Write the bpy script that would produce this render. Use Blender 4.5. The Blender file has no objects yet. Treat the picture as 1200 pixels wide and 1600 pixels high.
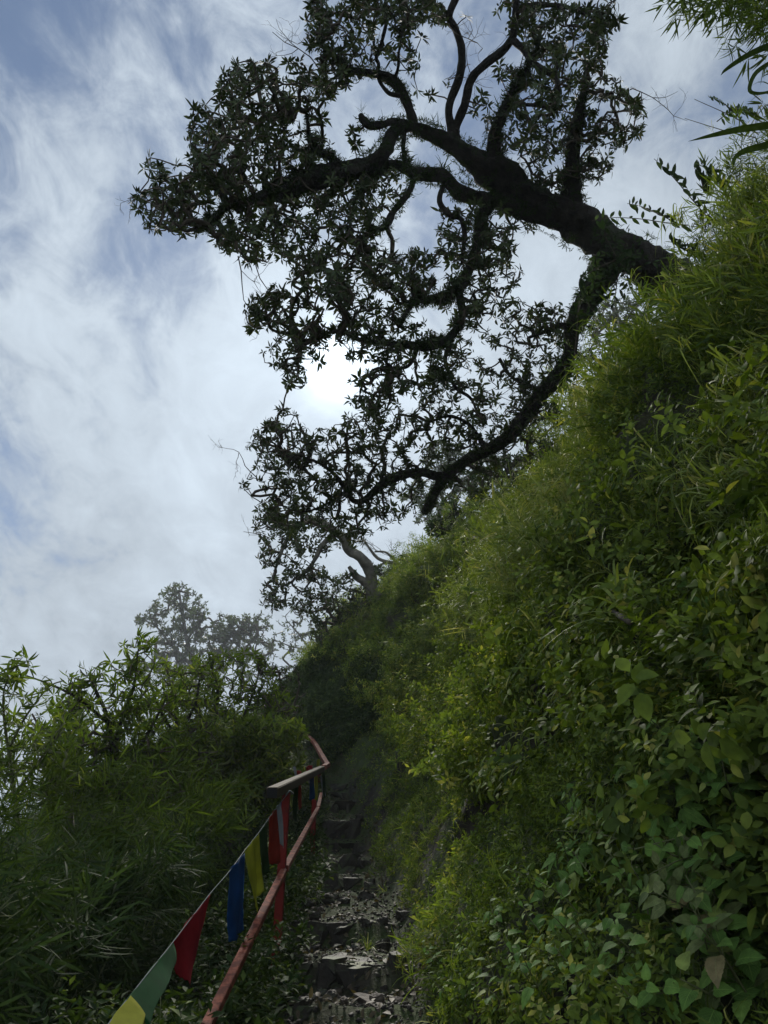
import bpy, bmesh, math
import numpy as np
from mathutils import Vector, noise

# ------------------------------------------------------------------ camera, world, sun
S = bpy.context.scene
COL = S.collection
PITCH = math.radians(31.0)
FPX = 1202.0
cam_d = bpy.data.cameras.new("camera")
cam_d.sensor_fit = 'VERTICAL'
cam_d.sensor_height = 36.0
cam_d.lens = FPX / 1600.0 * 36.0
cam_d.clip_start = 0.05
cam_d.clip_end = 2000.0
cam = bpy.data.objects.new("camera", cam_d)
cam.rotation_euler = (math.radians(90) + PITCH, 0, 0)
COL.objects.link(cam)
S.camera = cam
S.view_settings.view_transform = 'Standard'
S.view_settings.look = 'None'
S.view_settings.exposure = 1.5
S.view_settings.gamma = 1.0
S.render.engine = 'CYCLES'
S.cycles.max_bounces = 8
S.cycles.diffuse_bounces = 5
S.cycles.transmission_bounces = 4
S.cycles.volume_bounces = 0
S.cycles.use_denoising = True

CP, SP = math.cos(PITCH), math.sin(PITCH)


def P(px, py, d):
    """world point seen at photo pixel (px, py) at depth d metres"""
    x = (px - 600.0) / FPX
    y = (800.0 - py) / FPX
    return np.array([d * x, d * (CP - y * SP), d * (SP + y * CP)])


SUN = P(528, 572, 1.0)
SUN /= np.linalg.norm(SUN)

world = bpy.data.worlds.new("World")
S.world = world
world.use_nodes = True
nt = world.node_tree
for n in list(nt.nodes):
    nt.nodes.remove(n)


def N(tree, t, **kw):
    n = tree.nodes.new(t)
    for k, v in kw.items():
        if k == 'inp':
            for kk, vv in v.items():
                n.inputs[kk].default_value = vv
        else:
            setattr(n, k, v)
    return n


L = nt.links.new
wo = N(nt, 'ShaderNodeOutputWorld')
bg = N(nt, 'ShaderNodeBackground', inp={'Strength': 0.1})
L(bg.outputs[0], wo.inputs['Surface'])
sky = N(nt, 'ShaderNodeTexSky', sky_type='NISHITA', sun_disc=False,
        sun_elevation=math.asin(SUN[2]), sun_rotation=math.atan2(SUN[0], SUN[1]),
        altitude=1500.0, air_density=1.0, dust_density=0.6)
tc = N(nt, 'ShaderNodeTexCoord')
sep = N(nt, 'ShaderNodeSeparateXYZ')
L(tc.outputs['Generated'], sep.inputs[0])


def M(op, a, b=None, c=None, tree=nt, clamp=False):
    n = tree.nodes.new('ShaderNodeMath')
    n.operation = op
    n.use_clamp = clamp
    for i, v in enumerate((a, b, c)):
        if v is None:
            continue
        if isinstance(v, (int, float)):
            n.inputs[i].default_value = v
        else:
            tree.links.new(v, n.inputs[i])
    return n.outputs[0]


zz = M('ADD', M('MAXIMUM', sep.outputs['Z'], 0.0), 0.38)
cx = M('DIVIDE', sep.outputs['X'], zz)
cy = M('DIVIDE', sep.outputs['Y'], zz)
comb = N(nt, 'ShaderNodeCombineXYZ')
L(cx, comb.inputs[0]); L(cy, comb.inputs[1])
comb.inputs[2].default_value = 3.7


def wnoise(scale, detail, rough, dist, stretch=(1, 1, 1), rot=0.0):
    mp = N(nt, 'ShaderNodeMapping')
    mp.inputs['Scale'].default_value = stretch
    mp.inputs['Rotation'].default_value = (0, 0, rot)
    L(comb.outputs[0], mp.inputs[0])
    n = N(nt, 'ShaderNodeTexNoise', inp={'Scale': scale, 'Detail': detail, 'Roughness': rough, 'Distortion': dist})
    L(mp.outputs[0], n.inputs['Vector'])
    return n.outputs['Fac']


n_big = wnoise(1.1, 3.0, 0.5, 0.4, (1, 1, 1), 0.4)
n_mid = wnoise(4.2, 8.0, 0.62, 0.5, (1.1, 0.75, 1), -0.6)
n_fine = wnoise(15.0, 9.0, 0.66, 0.7, (1.1, 0.85, 1), -0.9)
# more blue gaps high up and to the left, a closed pale sheet low down
cover = M('ADD', M('MULTIPLY', n_big, 1.3), M('MULTIPLY', n_mid, 1.7))
cover = M('ADD', cover, M('MULTIPLY', n_fine, 0.8))
cover = M('SUBTRACT', cover, M('MULTIPLY', sep.outputs['Z'], 1.3))
cover = M('ADD', cover, M('MULTIPLY', sep.outputs['X'], 0.55))
mr = N(nt, 'ShaderNodeMapRange', interpolation_type='SMOOTHSTEP',
       inp={'From Min': 0.44, 'From Max': 1.04, 'To Min': 0.12, 'To Max': 0.97})
L(cover, mr.inputs['Value'])
# thin cloud lit through by the sun: brighter towards it
dotn = N(nt, 'ShaderNodeVectorMath', operation='DOT_PRODUCT')
L(tc.outputs['Generated'], dotn.inputs[0])
dotn.inputs[1].default_value = tuple(SUN)
dp = M('MAXIMUM', dotn.outputs['Value'], 0.0)
g1 = M('POWER', dp, 14.0)
g2 = M('POWER', dp, 60.0)
g3 = M('POWER', dp, 1500.0)
thick = M('MULTIPLY', n_mid, n_fine)
lum = M('ADD', 0.42, M('MULTIPLY', M('ADD', M('MULTIPLY', n_mid, 0.6), M('MULTIPLY', n_fine, 0.4)), 3.1))
lum = M('ADD', lum, M('MULTIPLY', g1, 0.5))
# extra cloud brightness behind the camera, added out of view to light the hillside
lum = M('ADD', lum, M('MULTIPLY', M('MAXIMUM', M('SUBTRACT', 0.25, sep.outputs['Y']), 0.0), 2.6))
lum = M('ADD', lum, M('MULTIPLY', g2, 0.62))
lum = M('ADD', lum, M('MULTIPLY', g3, 5.0))
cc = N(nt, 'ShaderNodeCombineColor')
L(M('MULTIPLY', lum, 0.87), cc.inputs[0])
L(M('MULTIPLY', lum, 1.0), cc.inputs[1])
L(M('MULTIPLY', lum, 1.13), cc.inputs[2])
mixw = N(nt, 'ShaderNodeMix', data_type='RGBA')
L(mr.outputs[0], mixw.inputs['Factor'])
skm = N(nt, 'ShaderNodeMix', data_type='RGBA', blend_type='MULTIPLY')
skm.inputs['Factor'].default_value = 1.0
L(sky.outputs[0], skm.inputs['A'])
skm.inputs['B'].default_value = (0.29, 0.33, 0.355, 1)
L(skm.outputs['Result'], mixw.inputs['A'])
L(cc.outputs[0], mixw.inputs['B'])
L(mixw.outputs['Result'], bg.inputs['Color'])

sun_d = bpy.data.lights.new("sun", 'SUN')
sun_d.energy = 2.2
sun_d.angle = math.radians(10)
sun_d.color = (1.0, 0.95, 0.86)
sun = bpy.data.objects.new("sun", sun_d)
sun.rotation_euler = Vector(tuple(SUN)).to_track_quat('Z', 'Y').to_euler()
COL.objects.link(sun)

rng = np.random.default_rng(11)


# ------------------------------------------------------------------ materials
def new_mat(name):
    m = bpy.data.materials.new(name)
    m.use_nodes = True
    t = m.node_tree
    for n in list(t.nodes):
        t.nodes.remove(n)
    out = N(t, 'ShaderNodeOutputMaterial')
    return m, t, out


def leaf_mat(name, ca, cb, cc_, transl=0.35, rough=0.45, veins=False, spec=0.35, tr_gain=1.6):
    """leaf with per-leaf tint between ca and cb, a few of them cc_"""
    m, t, out = new_mat(name)
    at = N(t, 'ShaderNodeAttribute', attribute_name='tint')
    r = N(t, 'ShaderNodeValToRGB')
    e = r.color_ramp.elements
    e[0].position = 0.0; e[0].color = (*ca, 1)
    e[1].position = 1.0; e[1].color = (*cc_, 1)
    x = e.new(0.45); x.color = tuple((a + b) / 2 for a, b in zip(ca, cb)) + (1,)
    x = e.new(0.86); x.color = (*cb, 1)
    t.links.new(at.outputs['Fac'], r.inputs[0])
    tcn = N(t, 'ShaderNodeTexCoord')
    no = N(t, 'ShaderNodeTexNoise', inp={'Scale': 38.0, 'Detail': 3.0})
    t.links.new(tcn.outputs['Object'], no.inputs['Vector'])
    mx = N(t, 'ShaderNodeMix', data_type='RGBA', blend_type='MULTIPLY')
    mx.inputs['Factor'].default_value = 1.0
    t.links.new(r.outputs[0], mx.inputs['A'])
    gm = N(t, 'ShaderNodeMapRange', inp={'From Min': 0.3, 'From Max': 0.7, 'To Min': 0.72, 'To Max': 1.25})
    t.links.new(no.outputs['Fac'], gm.inputs['Value'])
    t.links.new(gm.outputs[0], mx.inputs['B'])
    col = mx.outputs['Result']
    bs = N(t, 'ShaderNodeBsdfPrincipled')
    bs.inputs['Roughness'].default_value = rough
    bs.inputs['Specular IOR Level'].default_value = spec
    if veins:
        uv = N(t, 'ShaderNodeUVMap', uv_map='UVMap')
        sp = N(t, 'ShaderNodeSeparateXYZ')
        t.links.new(uv.outputs[0], sp.inputs[0])
        ax = M('ABSOLUTE', M('SUBTRACT', sp.outputs[0], 0.5, tree=t), tree=t)
        mid = M('LESS_THAN', ax, 0.022, tree=t)
        w = M('ADD', M('MULTIPLY', sp.outputs[1], 48.0, tree=t), M('MULTIPLY', ax, -42.0, tree=t), tree=t)
        sv = M('POWER', M('MAXIMUM', M('SINE', w, tree=t), 0.0, tree=t), 10.0, tree=t)
        vv = M('MAXIMUM', mid, M('MULTIPLY', sv, 0.55, tree=t), tree=t)
        m2 = N(t, 'ShaderNodeMix', data_type='RGBA')
        t.links.new(M('MULTIPLY', vv, 0.45, tree=t), m2.inputs['Factor'])
        t.links.new(col, m2.inputs['A'])
        m2.inputs['B'].default_value = (cb[0] * 1.7, cb[1] * 1.5, cb[2] * 1.8, 1)
        col = m2.outputs['Result']
        bp = N(t, 'ShaderNodeBump', inp={'Strength': 0.6, 'Distance': 0.004})
        t.links.new(M('SUBTRACT', 1.0, vv, tree=t), bp.inputs['Height'])
        t.links.new(bp.outputs[0], bs.inputs['Normal'])
    t.links.new(col, bs.inputs['Base Color'])
    tr = N(t, 'ShaderNodeBsdfTranslucent')
    tm = N(t, 'ShaderNodeMix', data_type='RGBA', blend_type='MULTIPLY')
    tm.inputs['Factor'].default_value = 1.0
    t.links.new(col, tm.inputs['A'])
    tm.inputs['B'].default_value = (tr_gain * 1.06, tr_gain * 1.08, tr_gain * 0.4, 1)
    t.links.new(tm.outputs['Result'], tr.inputs['Color'])
    ms = N(t, 'ShaderNodeMixShader')
    ms.inputs[0].default_value = transl
    t.links.new(bs.outputs[0], ms.inputs[1])
    t.links.new(tr.outputs[0], ms.inputs[2])
    t.links.new(ms.outputs[0], out.inputs[0])
    return m


def rough_mat(name, ca, cb, cmoss=None, scale=6.0, rough=0.85, bump=0.5, bdist=0.02, moss_amt=0.5, moss_up=True, detail=8.0):
    """stone, soil or bark: two mottled tones, and moss where the noise and the upward slope allow it"""
    m, t, out = new_mat(name)
    tcn = N(t, 'ShaderNodeTexCoord')
    no = N(t, 'ShaderNodeTexNoise', inp={'Scale': scale, 'Detail': detail, 'Roughness': 0.62})
    t.links.new(tcn.outputs['Object'], no.inputs['Vector'])
    r = N(t, 'ShaderNodeValToRGB')
    r.color_ramp.elements[0].position = 0.33; r.color_ramp.elements[0].color = (*ca, 1)
    r.color_ramp.elements[1].position = 0.68; r.color_ramp.elements[1].color = (*cb, 1)
    t.links.new(no.outputs['Fac'], r.inputs[0])
    col = r.outputs[0]
    if cmoss:
        n2 = N(t, 'ShaderNodeTexNoise', inp={'Scale': scale * 0.45, 'Detail': 5.0, 'Roughness': 0.6})
        t.links.new(tcn.outputs['Object'], n2.inputs['Vector'])
        f = n2.outputs['Fac']
        if moss_up:
            g = N(t, 'ShaderNodeNewGeometry')
            s = N(t, 'ShaderNodeSeparateXYZ')
            t.links.new(g.outputs['Normal'], s.inputs[0])
            f = M('ADD', f, M('MULTIPLY', s.outputs[2], 0.16, tree=t), tree=t)
        mr_ = N(t, 'ShaderNodeMapRange', inp={'From Min': 0.72 - moss_amt * 0.4, 'From Max': 0.84 - moss_amt * 0.4})
        t.links.new(f, mr_.inputs['Value'])
        mx = N(t, 'ShaderNodeMix', data_type='RGBA')
        t.links.new(mr_.outputs[0], mx.inputs['Factor'])
        t.links.new(col, mx.inputs['A'])
        mx.inputs['B'].default_value = (*cmoss, 1)
        col = mx.outputs['Result']
    bs = N(t, 'ShaderNodeBsdfPrincipled')
    bs.inputs['Roughness'].default_value = rough
    bs.inputs['Specular IOR Level'].default_value = 0.3
    t.links.new(col, bs.inputs['Base Color'])
    n3 = N(t, 'ShaderNodeTexNoise', inp={'Scale': scale * 3.2, 'Detail': 8.0, 'Roughness': 0.68})
    t.links.new(tcn.outputs['Object'], n3.inputs['Vector'])
    bp = N(t, 'ShaderNodeBump', inp={'Strength': bump, 'Distance': bdist})
    t.links.new(n3.outputs['Fac'], bp.inputs['Height'])
    t.links.new(bp.outputs[0], bs.inputs['Normal'])
    t.links.new(bs.outputs[0], out.inputs[0])
    return m


def paint_mat(name, c, chip, rough=0.5, amt=0.5, scale=14.0):
    m, t, out = new_mat(name)
    tcn = N(t, 'ShaderNodeTexCoord')
    no = N(t, 'ShaderNodeTexNoise', inp={'Scale': scale, 'Detail': 9.0, 'Roughness': 0.7})
    t.links.new(tcn.outputs['Object'], no.inputs['Vector'])
    r = N(t, 'ShaderNodeValToRGB')
    r.color_ramp.elements[0].position = 0.30 + 0.18 * amt; r.color_ramp.elements[0].color = (*chip, 1)
    r.color_ramp.elements[1].position = 0.42 + 0.18 * amt; r.color_ramp.elements[1].color = (*c, 1)
    t.links.new(no.outputs['Fac'], r.inputs[0])
    bs = N(t, 'ShaderNodeBsdfPrincipled')
    t.links.new(r.outputs[0], bs.inputs['Base Color'])
    rr = N(t, 'ShaderNodeMapRange', inp={'To Min': rough * 0.7, 'To Max': min(1, rough * 1.5)})
    t.links.new(no.outputs['Fac'], rr.inputs['Value'])
    t.links.new(rr.outputs[0], bs.inputs['Roughness'])
    bs.inputs['Specular IOR Level'].default_value = 0.08
    bp = N(t, 'ShaderNodeBump', inp={'Strength': 0.35, 'Distance': 0.003})
    t.links.new(no.outputs['Fac'], bp.inputs['Height'])
    t.links.new(bp.outputs[0], bs.inputs['Normal'])
    t.links.new(bs.outputs[0], out.inputs[0])
    return m


def cloth_mat(name, c):
    m, t, out = new_mat(name)
    tcn = N(t, 'ShaderNodeTexCoord')
    no = N(t, 'ShaderNodeTexNoise', inp={'Scale': 9.0, 'Detail': 6.0, 'Roughness': 0.6})
    t.links.new(tcn.outputs['Object'], no.inputs['Vector'])
    wv = N(t, 'ShaderNodeTexNoise', inp={'Scale': 420.0, 'Detail': 1.0})
    t.links.new(tcn.outputs['Object'], wv.inputs['Vector'])
    r = N(t, 'ShaderNodeValToRGB')
    r.color_ramp.elements[0].position = 0.3; r.color_ramp.elements[0].color = (*[v * 0.62 for v in c], 1)
    r.color_ramp.elements[1].position = 0.7; r.color_ramp.elements[1].color = (*[min(1, v * 1.15) for v in c], 1)
    t.links.new(no.outputs['Fac'], r.inputs[0])
    bs = N(t, 'ShaderNodeBsdfPrincipled')
    bs.inputs['Roughness'].default_value = 0.9
    bs.inputs['Specular IOR Level'].default_value = 0.1
    t.links.new(r.outputs[0], bs.inputs['Base Color'])
    bp = N(t, 'ShaderNodeBump', inp={'Strength': 0.4, 'Distance': 0.002})
    t.links.new(wv.outputs['Fac'], bp.inputs['Height'])
    t.links.new(bp.outputs[0], bs.inputs['Normal'])
    tr = N(t, 'ShaderNodeBsdfTranslucent')
    t.links.new(r.outputs[0], tr.inputs['Color'])
    ms = N(t, 'ShaderNodeMixShader')
    ms.inputs[0].default_value = 0.42
    t.links.new(bs.outputs[0], ms.inputs[1])
    t.links.new(tr.outputs[0], ms.inputs[2])
    t.links.new(ms.outputs[0], out.inputs[0])
    return m


MT = {
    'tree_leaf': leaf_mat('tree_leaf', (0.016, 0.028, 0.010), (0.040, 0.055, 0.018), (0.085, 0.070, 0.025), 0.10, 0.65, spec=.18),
    'herb': leaf_mat('herb', (0.026, 0.048, 0.009), (0.120, 0.165, 0.024), (0.23, 0.23, 0.06), 0.32, 0.72, spec=.14),
    'bamboo': leaf_mat('bamboo', (0.028, 0.052, 0.008), (0.105, 0.145, 0.018), (0.22, 0.22, 0.05), 0.34, 0.6, spec=.2),
    'grass': leaf_mat('grass', (0.050, 0.080, 0.016), (0.15, 0.185, 0.045), (0.24, 0.23, 0.09), 0.36, 0.6, spec=.22),
    'dark_shrub': leaf_mat('dark_shrub', (0.009, 0.020, 0.006), (0.030, 0.050, 0.013), (0.08, 0.11, 0.03), 0.22, 0.78, spec=.1),  # dark leaves; on the left bank the shade is painted in with this tone
    'shrub': leaf_mat('shrub', (0.020, 0.040, 0.008), (0.080, 0.115, 0.018), (0.15, 0.17, 0.04), 0.38, 0.78, spec=.1),
    'broad': leaf_mat('broad', (0.050, 0.105, 0.022), (0.12, 0.215, 0.045), (0.21, 0.24, 0.07), 0.3, 0.7, veins=True, spec=.15),
    'broad_dull': leaf_mat('broad_dull', (0.060, 0.090, 0.032), (0.12, 0.15, 0.055), (0.19, 0.15, 0.08), 0.25, 0.75, veins=True, spec=.12),
    'far_leaf': leaf_mat('far_leaf', (0.03, 0.045, 0.018), (0.06, 0.08, 0.03), (0.09, 0.09, 0.04), 0.2, 0.55),
    'dry_leaf': leaf_mat('dry_leaf', (0.04, 0.03, 0.015), (0.09, 0.07, 0.035), (0.14, 0.12, 0.05), 0.2, 0.7),
    'bark': rough_mat('bark', (0.008, 0.007, 0.006), (0.040, 0.034, 0.028), (0.020, 0.028, 0.009), 9.0, 0.95, 1.0, 0.09, 0.62),
    'grey_bark': rough_mat('grey_bark', (0.06, 0.055, 0.045), (0.17, 0.155, 0.13), (0.05, 0.06, 0.02), 7.0, 0.9, 0.8, 0.03, 0.35),
    'twig': rough_mat('twig', (0.03, 0.024, 0.018), (0.07, 0.055, 0.04), None, 20.0, 0.9, 0.4, 0.004),
    'stem': rough_mat('stem', (0.05, 0.06, 0.02), (0.11, 0.12, 0.05), None, 20.0, 0.7, 0.3, 0.003),
    'soil': rough_mat('soil', (0.010, 0.009, 0.006), (0.040, 0.033, 0.022), (0.030, 0.045, 0.010), 3.0, 0.95, 0.9, 0.05, 0.62),
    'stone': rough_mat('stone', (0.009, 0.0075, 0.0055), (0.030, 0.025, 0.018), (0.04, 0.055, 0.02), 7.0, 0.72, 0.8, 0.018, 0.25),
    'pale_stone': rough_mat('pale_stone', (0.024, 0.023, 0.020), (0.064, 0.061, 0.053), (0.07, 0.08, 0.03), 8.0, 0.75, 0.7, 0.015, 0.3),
    'brown_stone': rough_mat('brown_stone', (0.022, 0.016, 0.012), (0.065, 0.050, 0.036), None, 9.0, 0.8, 0.8, 0.012),
    'red_paint': paint_mat('red_paint', (0.085, 0.009, 0.007), (0.035, 0.011, 0.008), 0.9, 0.4),
    'pink_paint': paint_mat('pink_paint', (0.23, 0.078, 0.050), (0.09, 0.028, 0.02), 0.9, 0.9, 22.0),
    'olive_metal': paint_mat('olive_metal', (0.034, 0.027, 0.014), (0.026, 0.015, 0.009), 1.0, 0.5),
    'black': paint_mat('black', (0.012, 0.012, 0.012), (0.006, 0.006, 0.006), 0.8, 0.3),
    'cord': paint_mat('cord', (0.10, 0.12, 0.12), (0.10, 0.11, 0.11), 0.8, 0.4),
    'c_red': cloth_mat('c_red', (0.27, 0.018, 0.026)),
    'c_orange': cloth_mat('c_orange', (0.26, 0.035, 0.022)),
    'c_green': cloth_mat('c_green', (0.010, 0.075, 0.022)),
    'c_dgreen': cloth_mat('c_dgreen', (0.028, 0.055, 0.022)),
    'c_yellow': cloth_mat('c_yellow', (0.30, 0.31, 0.03)),
    'c_blue': cloth_mat('c_blue', (0.014, 0.068, 0.200)),
    'c_white': cloth_mat('c_white', (0.30, 0.32, 0.35)),
}


# ------------------------------------------------------------------ object helpers
def empty(name, loc, label, cat, group=None):
    o = bpy.data.objects.new(name, None)
    o.empty_display_size = 0.2
    o.location = Vector(tuple(float(v) for v in loc))
    COL.objects.link(o)
    o['label'] = label
    o['category'] = cat
    if group:
        o['group'] = group
    return o


def tag(o, label=None, cat=None, group=None, kind=None):
    for k, v in (('label', label), ('category', cat), ('group', group), ('kind', kind)):
        if v:
            o[k] = v
    return o


def raw_mesh(name, V, lv, lt, mat, parent=None, tint=None, uv=None, smooth=False, origin=None):
    """V (n,3); lv flat loop vertex indices; lt corners per face"""
    V = np.asarray(V, dtype=np.float32)
    if parent is not None:
        V = V - np.array(parent.location, dtype=np.float32)
    elif origin is not None:
        V = V - np.asarray(origin, dtype=np.float32)
    me = bpy.data.meshes.new(name)
    me.vertices.add(len(V))
    me.vertices.foreach_set('co', V.ravel())
    lv = np.asarray(lv, dtype=np.int32)
    lt = np.asarray(lt, dtype=np.int32)
    me.loops.add(len(lv))
    me.loops.foreach_set('vertex_index', lv)
    me.polygons.add(len(lt))
    ls = np.concatenate([[0], np.cumsum(lt)[:-1]]).astype(np.int32)
    me.polygons.foreach_set('loop_start', ls)
    me.polygons.foreach_set('loop_total', lt)
    if smooth:
        me.polygons.foreach_set('use_smooth', np.ones(len(lt), dtype=bool))
    if tint is not None:
        a = me.attributes.new('tint', 'FLOAT', 'POINT')
        a.data.foreach_set('value', np.asarray(tint, dtype=np.float32))
    if uv is not None:
        ul = me.uv_layers.new(name='UVMap')
        ul.data.foreach_set('uv', np.asarray(uv, dtype=np.float32)[lv].ravel())
    me.materials.append(mat)
    me.update(calc_edges=True)
    o = bpy.data.objects.new(name, me)
    COL.objects.link(o)
    if parent is not None:
        o.parent = parent
    elif origin is not None:
        o.location = Vector(tuple(float(v) for v in origin))
    return o


def catmull(pts, n):
    pts = np.asarray(pts, dtype=float)
    if len(pts) < 3:
        t = np.linspace(0, 1, n)[:, None]
        return pts[0] * (1 - t) + pts[-1] * t
    p = np.vstack([2 * pts[0] - pts[1], pts, 2 * pts[-1] - pts[-2]])
    u = np.linspace(0, len(pts) - 1 - 1e-9, n)
    i = u.astype(int)
    t = (u - i)[:, None]
    a, b, c, d = p[i], p[i + 1], p[i + 2], p[i + 3]
    return 0.5 * ((2 * b) + (-a + c) * t + (2 * a - 5 * b + 4 * c - d) * t ** 2 + (-a + 3 * b - 3 * c + d) * t ** 3)


def unit(a):
    return a / np.maximum(np.linalg.norm(a, axis=-1, keepdims=True), 1e-9)


class Geo:
    def __init__(s):
        s.V, s.lv, s.lt, s.T, s.U, s.n = [], [], [], [], [], 0

    def add(s, V, lv, lt, T=None, U=None):
        V = np.asarray(V)
        s.V.append(V)
        s.lv.append(np.asarray(lv) + s.n)
        s.lt.append(np.asarray(lt))
        s.T.append(np.zeros(len(V)) if T is None else T)
        s.U.append(np.zeros((len(V), 2)) if U is None else U)
        s.n += len(V)

    def build(s, name, mat, parent=None, smooth=False, uv=False, origin=None):
        return raw_mesh(name, np.concatenate(s.V), np.concatenate(s.lv), np.concatenate(s.lt), mat, parent,
                        np.concatenate(s.T), np.concatenate(s.U) if uv else None, smooth, origin)

    def tpl(s):
        return dict(V=np.concatenate(s.V), lv=np.concatenate(s.lv), lt=np.concatenate(s.lt),
                    T=np.concatenate(s.T), U=np.concatenate(s.U))


def tube(geo, pts, rad, sides=6, jitter=0.0, cap=True, seed=0):
    pts = np.asarray(pts, dtype=float)
    rad = np.asarray(rad, dtype=float)
    n = len(pts)
    tan = unit(np.gradient(pts, axis=0))
    ref = np.array([0.0, 0.0, 1.0]) if abs(tan[0][2]) < 0.9 else np.array([1.0, 0.0, 0.0])
    a = unit(np.cross(tan[0], ref))
    A = [a]
    for i in range(1, n):
        a = A[-1] - tan[i] * np.dot(A[-1], tan[i])
        A.append(unit(a))
    A = np.array(A)
    B = np.cross(tan, A)
    th = np.linspace(0, 2 * np.pi, sides, endpoint=False)
    R = np.repeat(rad[:, None], sides, 1)
    if jitter:
        for i in range(n):
            for j in range(sides):
                q = pts[i] * 3.1 + np.array([math.cos(th[j]), math.sin(th[j]), seed * 3.3]) * 1.3
                R[i, j] *= 1 + jitter * (noise.noise(Vector(q)) * 1.3 + noise.noise(Vector(q * 4.1)) * 0.6)
    V = pts[:, None, :] + R[:, :, None] * (A[:, None, :] * np.cos(th)[None, :, None] + B[:, None, :] * np.sin(th)[None, :, None])
    V = V.reshape(-1, 3)
    i = np.arange(n - 1)[:, None] * sides
    j = np.arange(sides)[None, :]
    k = (j + 1) % sides
    q = np.stack([i + j, i + k, i + sides + k, i + sides + j], -1).reshape(-1, 4)
    lv = [q.ravel()]
    lt = [np.full(len(q), 4)]
    if cap:
        lv.append(np.arange(sides)[::-1]); lt.append([sides])
        lv.append(np.arange(sides) + (n - 1) * sides); lt.append([sides])
    geo.add(V, np.concatenate(lv), np.concatenate(lt))


# ------------------------------------------------------------------ leaf templates (growth along +Z of the cluster)
def leaf_strip(geo, base, d, nrm, length, width, st=4, fold=0.25, droop=0.3, shape='oval', tint=None, gravity=None):
    """one leaf: base point, direction d, upper-side normal nrm"""
    d = unit(np.asarray(d, float)); nrm = np.asarray(nrm, float)
    nrm = unit(nrm - d * np.dot(nrm, d))
    side = np.cross(d, nrm)
    if tint is None:
        tint = rng.random()
    t = np.linspace(0, 1, st + 1)
    if shape == 'oval':
        w = np.sin(np.pi * np.clip(t, 0, 1) ** 0.85) ** 0.8
    elif shape == 'blade':
        w = np.minimum(1, t * 5 + 0.35) * (1 - t ** 2.2)
    else:
        w = np.sin(np.pi * t ** 0.6) ** 0.9
    w = w * width / 2
    c = base + d * (t * length)[:, None] - nrm * (droop * length * t ** 2)[:, None]
    if gravity is not None:
        c = c + np.array([0, 0, -1.0]) * (gravity * length * t ** 2)[:, None]
    if st <= 2:
        m = c[1]
        V = np.array([c[0], m + side * w[1] + nrm * fold * w[1], c[-1], m - side * w[1] + nrm * fold * w[1]])
        geo.add(V, [0, 1, 2, 0, 2, 3], [3, 3], np.full(4, tint), np.array([[.5, 0], [1, .5], [.5, 1], [0, .5]]))
        return
    V, U = [c[0]], [[.5, 0]]
    for i in range(1, st):
        V += [c[i] - side * w[i] + nrm * fold * w[i], c[i], c[i] + side * w[i] + nrm * fold * w[i]]
        U += [[0, t[i]], [.5, t[i]], [1, t[i]]]
    V.append(c[-1]); U.append([.5, 1])
    lv = [0, 2, 1, 0, 3, 2]; lt = [3, 3]
    for i in range(st - 2):
        a = 1 + 3 * i
        lv += [a, a + 1, a + 4, a + 3, a + 1, a + 2, a + 5, a + 4]; lt += [4, 4]
    a = 1 + 3 * (st - 2)
    e = len(V) - 1
    lv += [a, a + 1, e, a + 1, a + 2, e]; lt += [3, 3]
    geo.add(np.array(V), lv, lt, np.full(len(V), tint), np.array(U))


def blade(geo, base, d, length, width, gravity=0.6, st=5, tint=None):
    """flat arching grass blade, two vertices a station"""
    d = unit(np.asarray(d, float))
    up = np.array([0, 0, 1.0])
    side = np.cross(d, up)
    if np.linalg.norm(side) < 0.1:
        a = rng.random() * 6.28
        side = np.array([math.cos(a), math.sin(a), 0])
    side = unit(side)
    side = unit(side + 0.5 * rng.normal(size=3) * np.array([1, 1, .6]))
    if tint is None:
        tint = rng.random()
    t = np.linspace(0, 1, st + 1)
    c = base + d * (t * length)[:, None] - up * (gravity * length * t ** 2.1)[:, None]
    w = (np.minimum(1, t * 3 + 0.4) * (1 - t ** 2.5)) * width / 2
    V, U = [], []
    for i in range(st):
        V += [c[i] - side * w[i], c[i] + side * w[i]]
        U += [[0, t[i]], [1, t[i]]]
    V.append(c[-1]); U.append([.5, 1])
    lv, lt = [], []
    for i in range(st - 1):
        a = 2 * i
        lv += [a, a + 1, a + 3, a + 2]; lt.append(4)
    a = 2 * (st - 1)
    lv += [a, a + 1, a + 2]; lt.append(3)
    geo.add(np.array(V), lv, lt, np.full(len(V), tint), np.array(U))


def sph(theta, phi):
    return np.array([math.sin(theta) * math.cos(phi), math.sin(theta) * math.sin(phi), math.cos(theta)])


def t_rosette(n=9, L=0.10, W=0.034, st=3, cone=(55, 105), droop=0.25):
    g = Geo()
    for i in range(n):
        ph = i * 2.4 + rng.normal() * 0.25
        th = math.radians(rng.uniform(*cone))
        d = sph(th, ph)
        nr = sph(th - math.pi / 2, ph)
        l = L * rng.uniform(0.7, 1.15)
        leaf_strip(g, d * 0.008, d, nr, l, W * rng.uniform(.8, 1.15), st, 0.3, droop * rng.uniform(.3, 1.5))
    return g.tpl()


def t_sprig(n=11, L=0.045, W=0.018, H=0.09, st=2):
    g = Geo()
    for i in range(n):
        h = H * (0.15 + 0.85 * i / n)
        ph = i * 2.4 + rng.normal() * 0.3
        th = math.radians(rng.uniform(50, 100) - 25 * i / n)
        d = sph(th, ph)
        leaf_strip(g, np.array([0, 0, h]) + d * 0.004, d, sph(th - 1.57, ph), L * rng.uniform(.7, 1.2) * (1.1 - .4 * i / n),
                   W * rng.uniform(.8, 1.2), st, 0.25, 0.25)
    return g.tpl()


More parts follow.
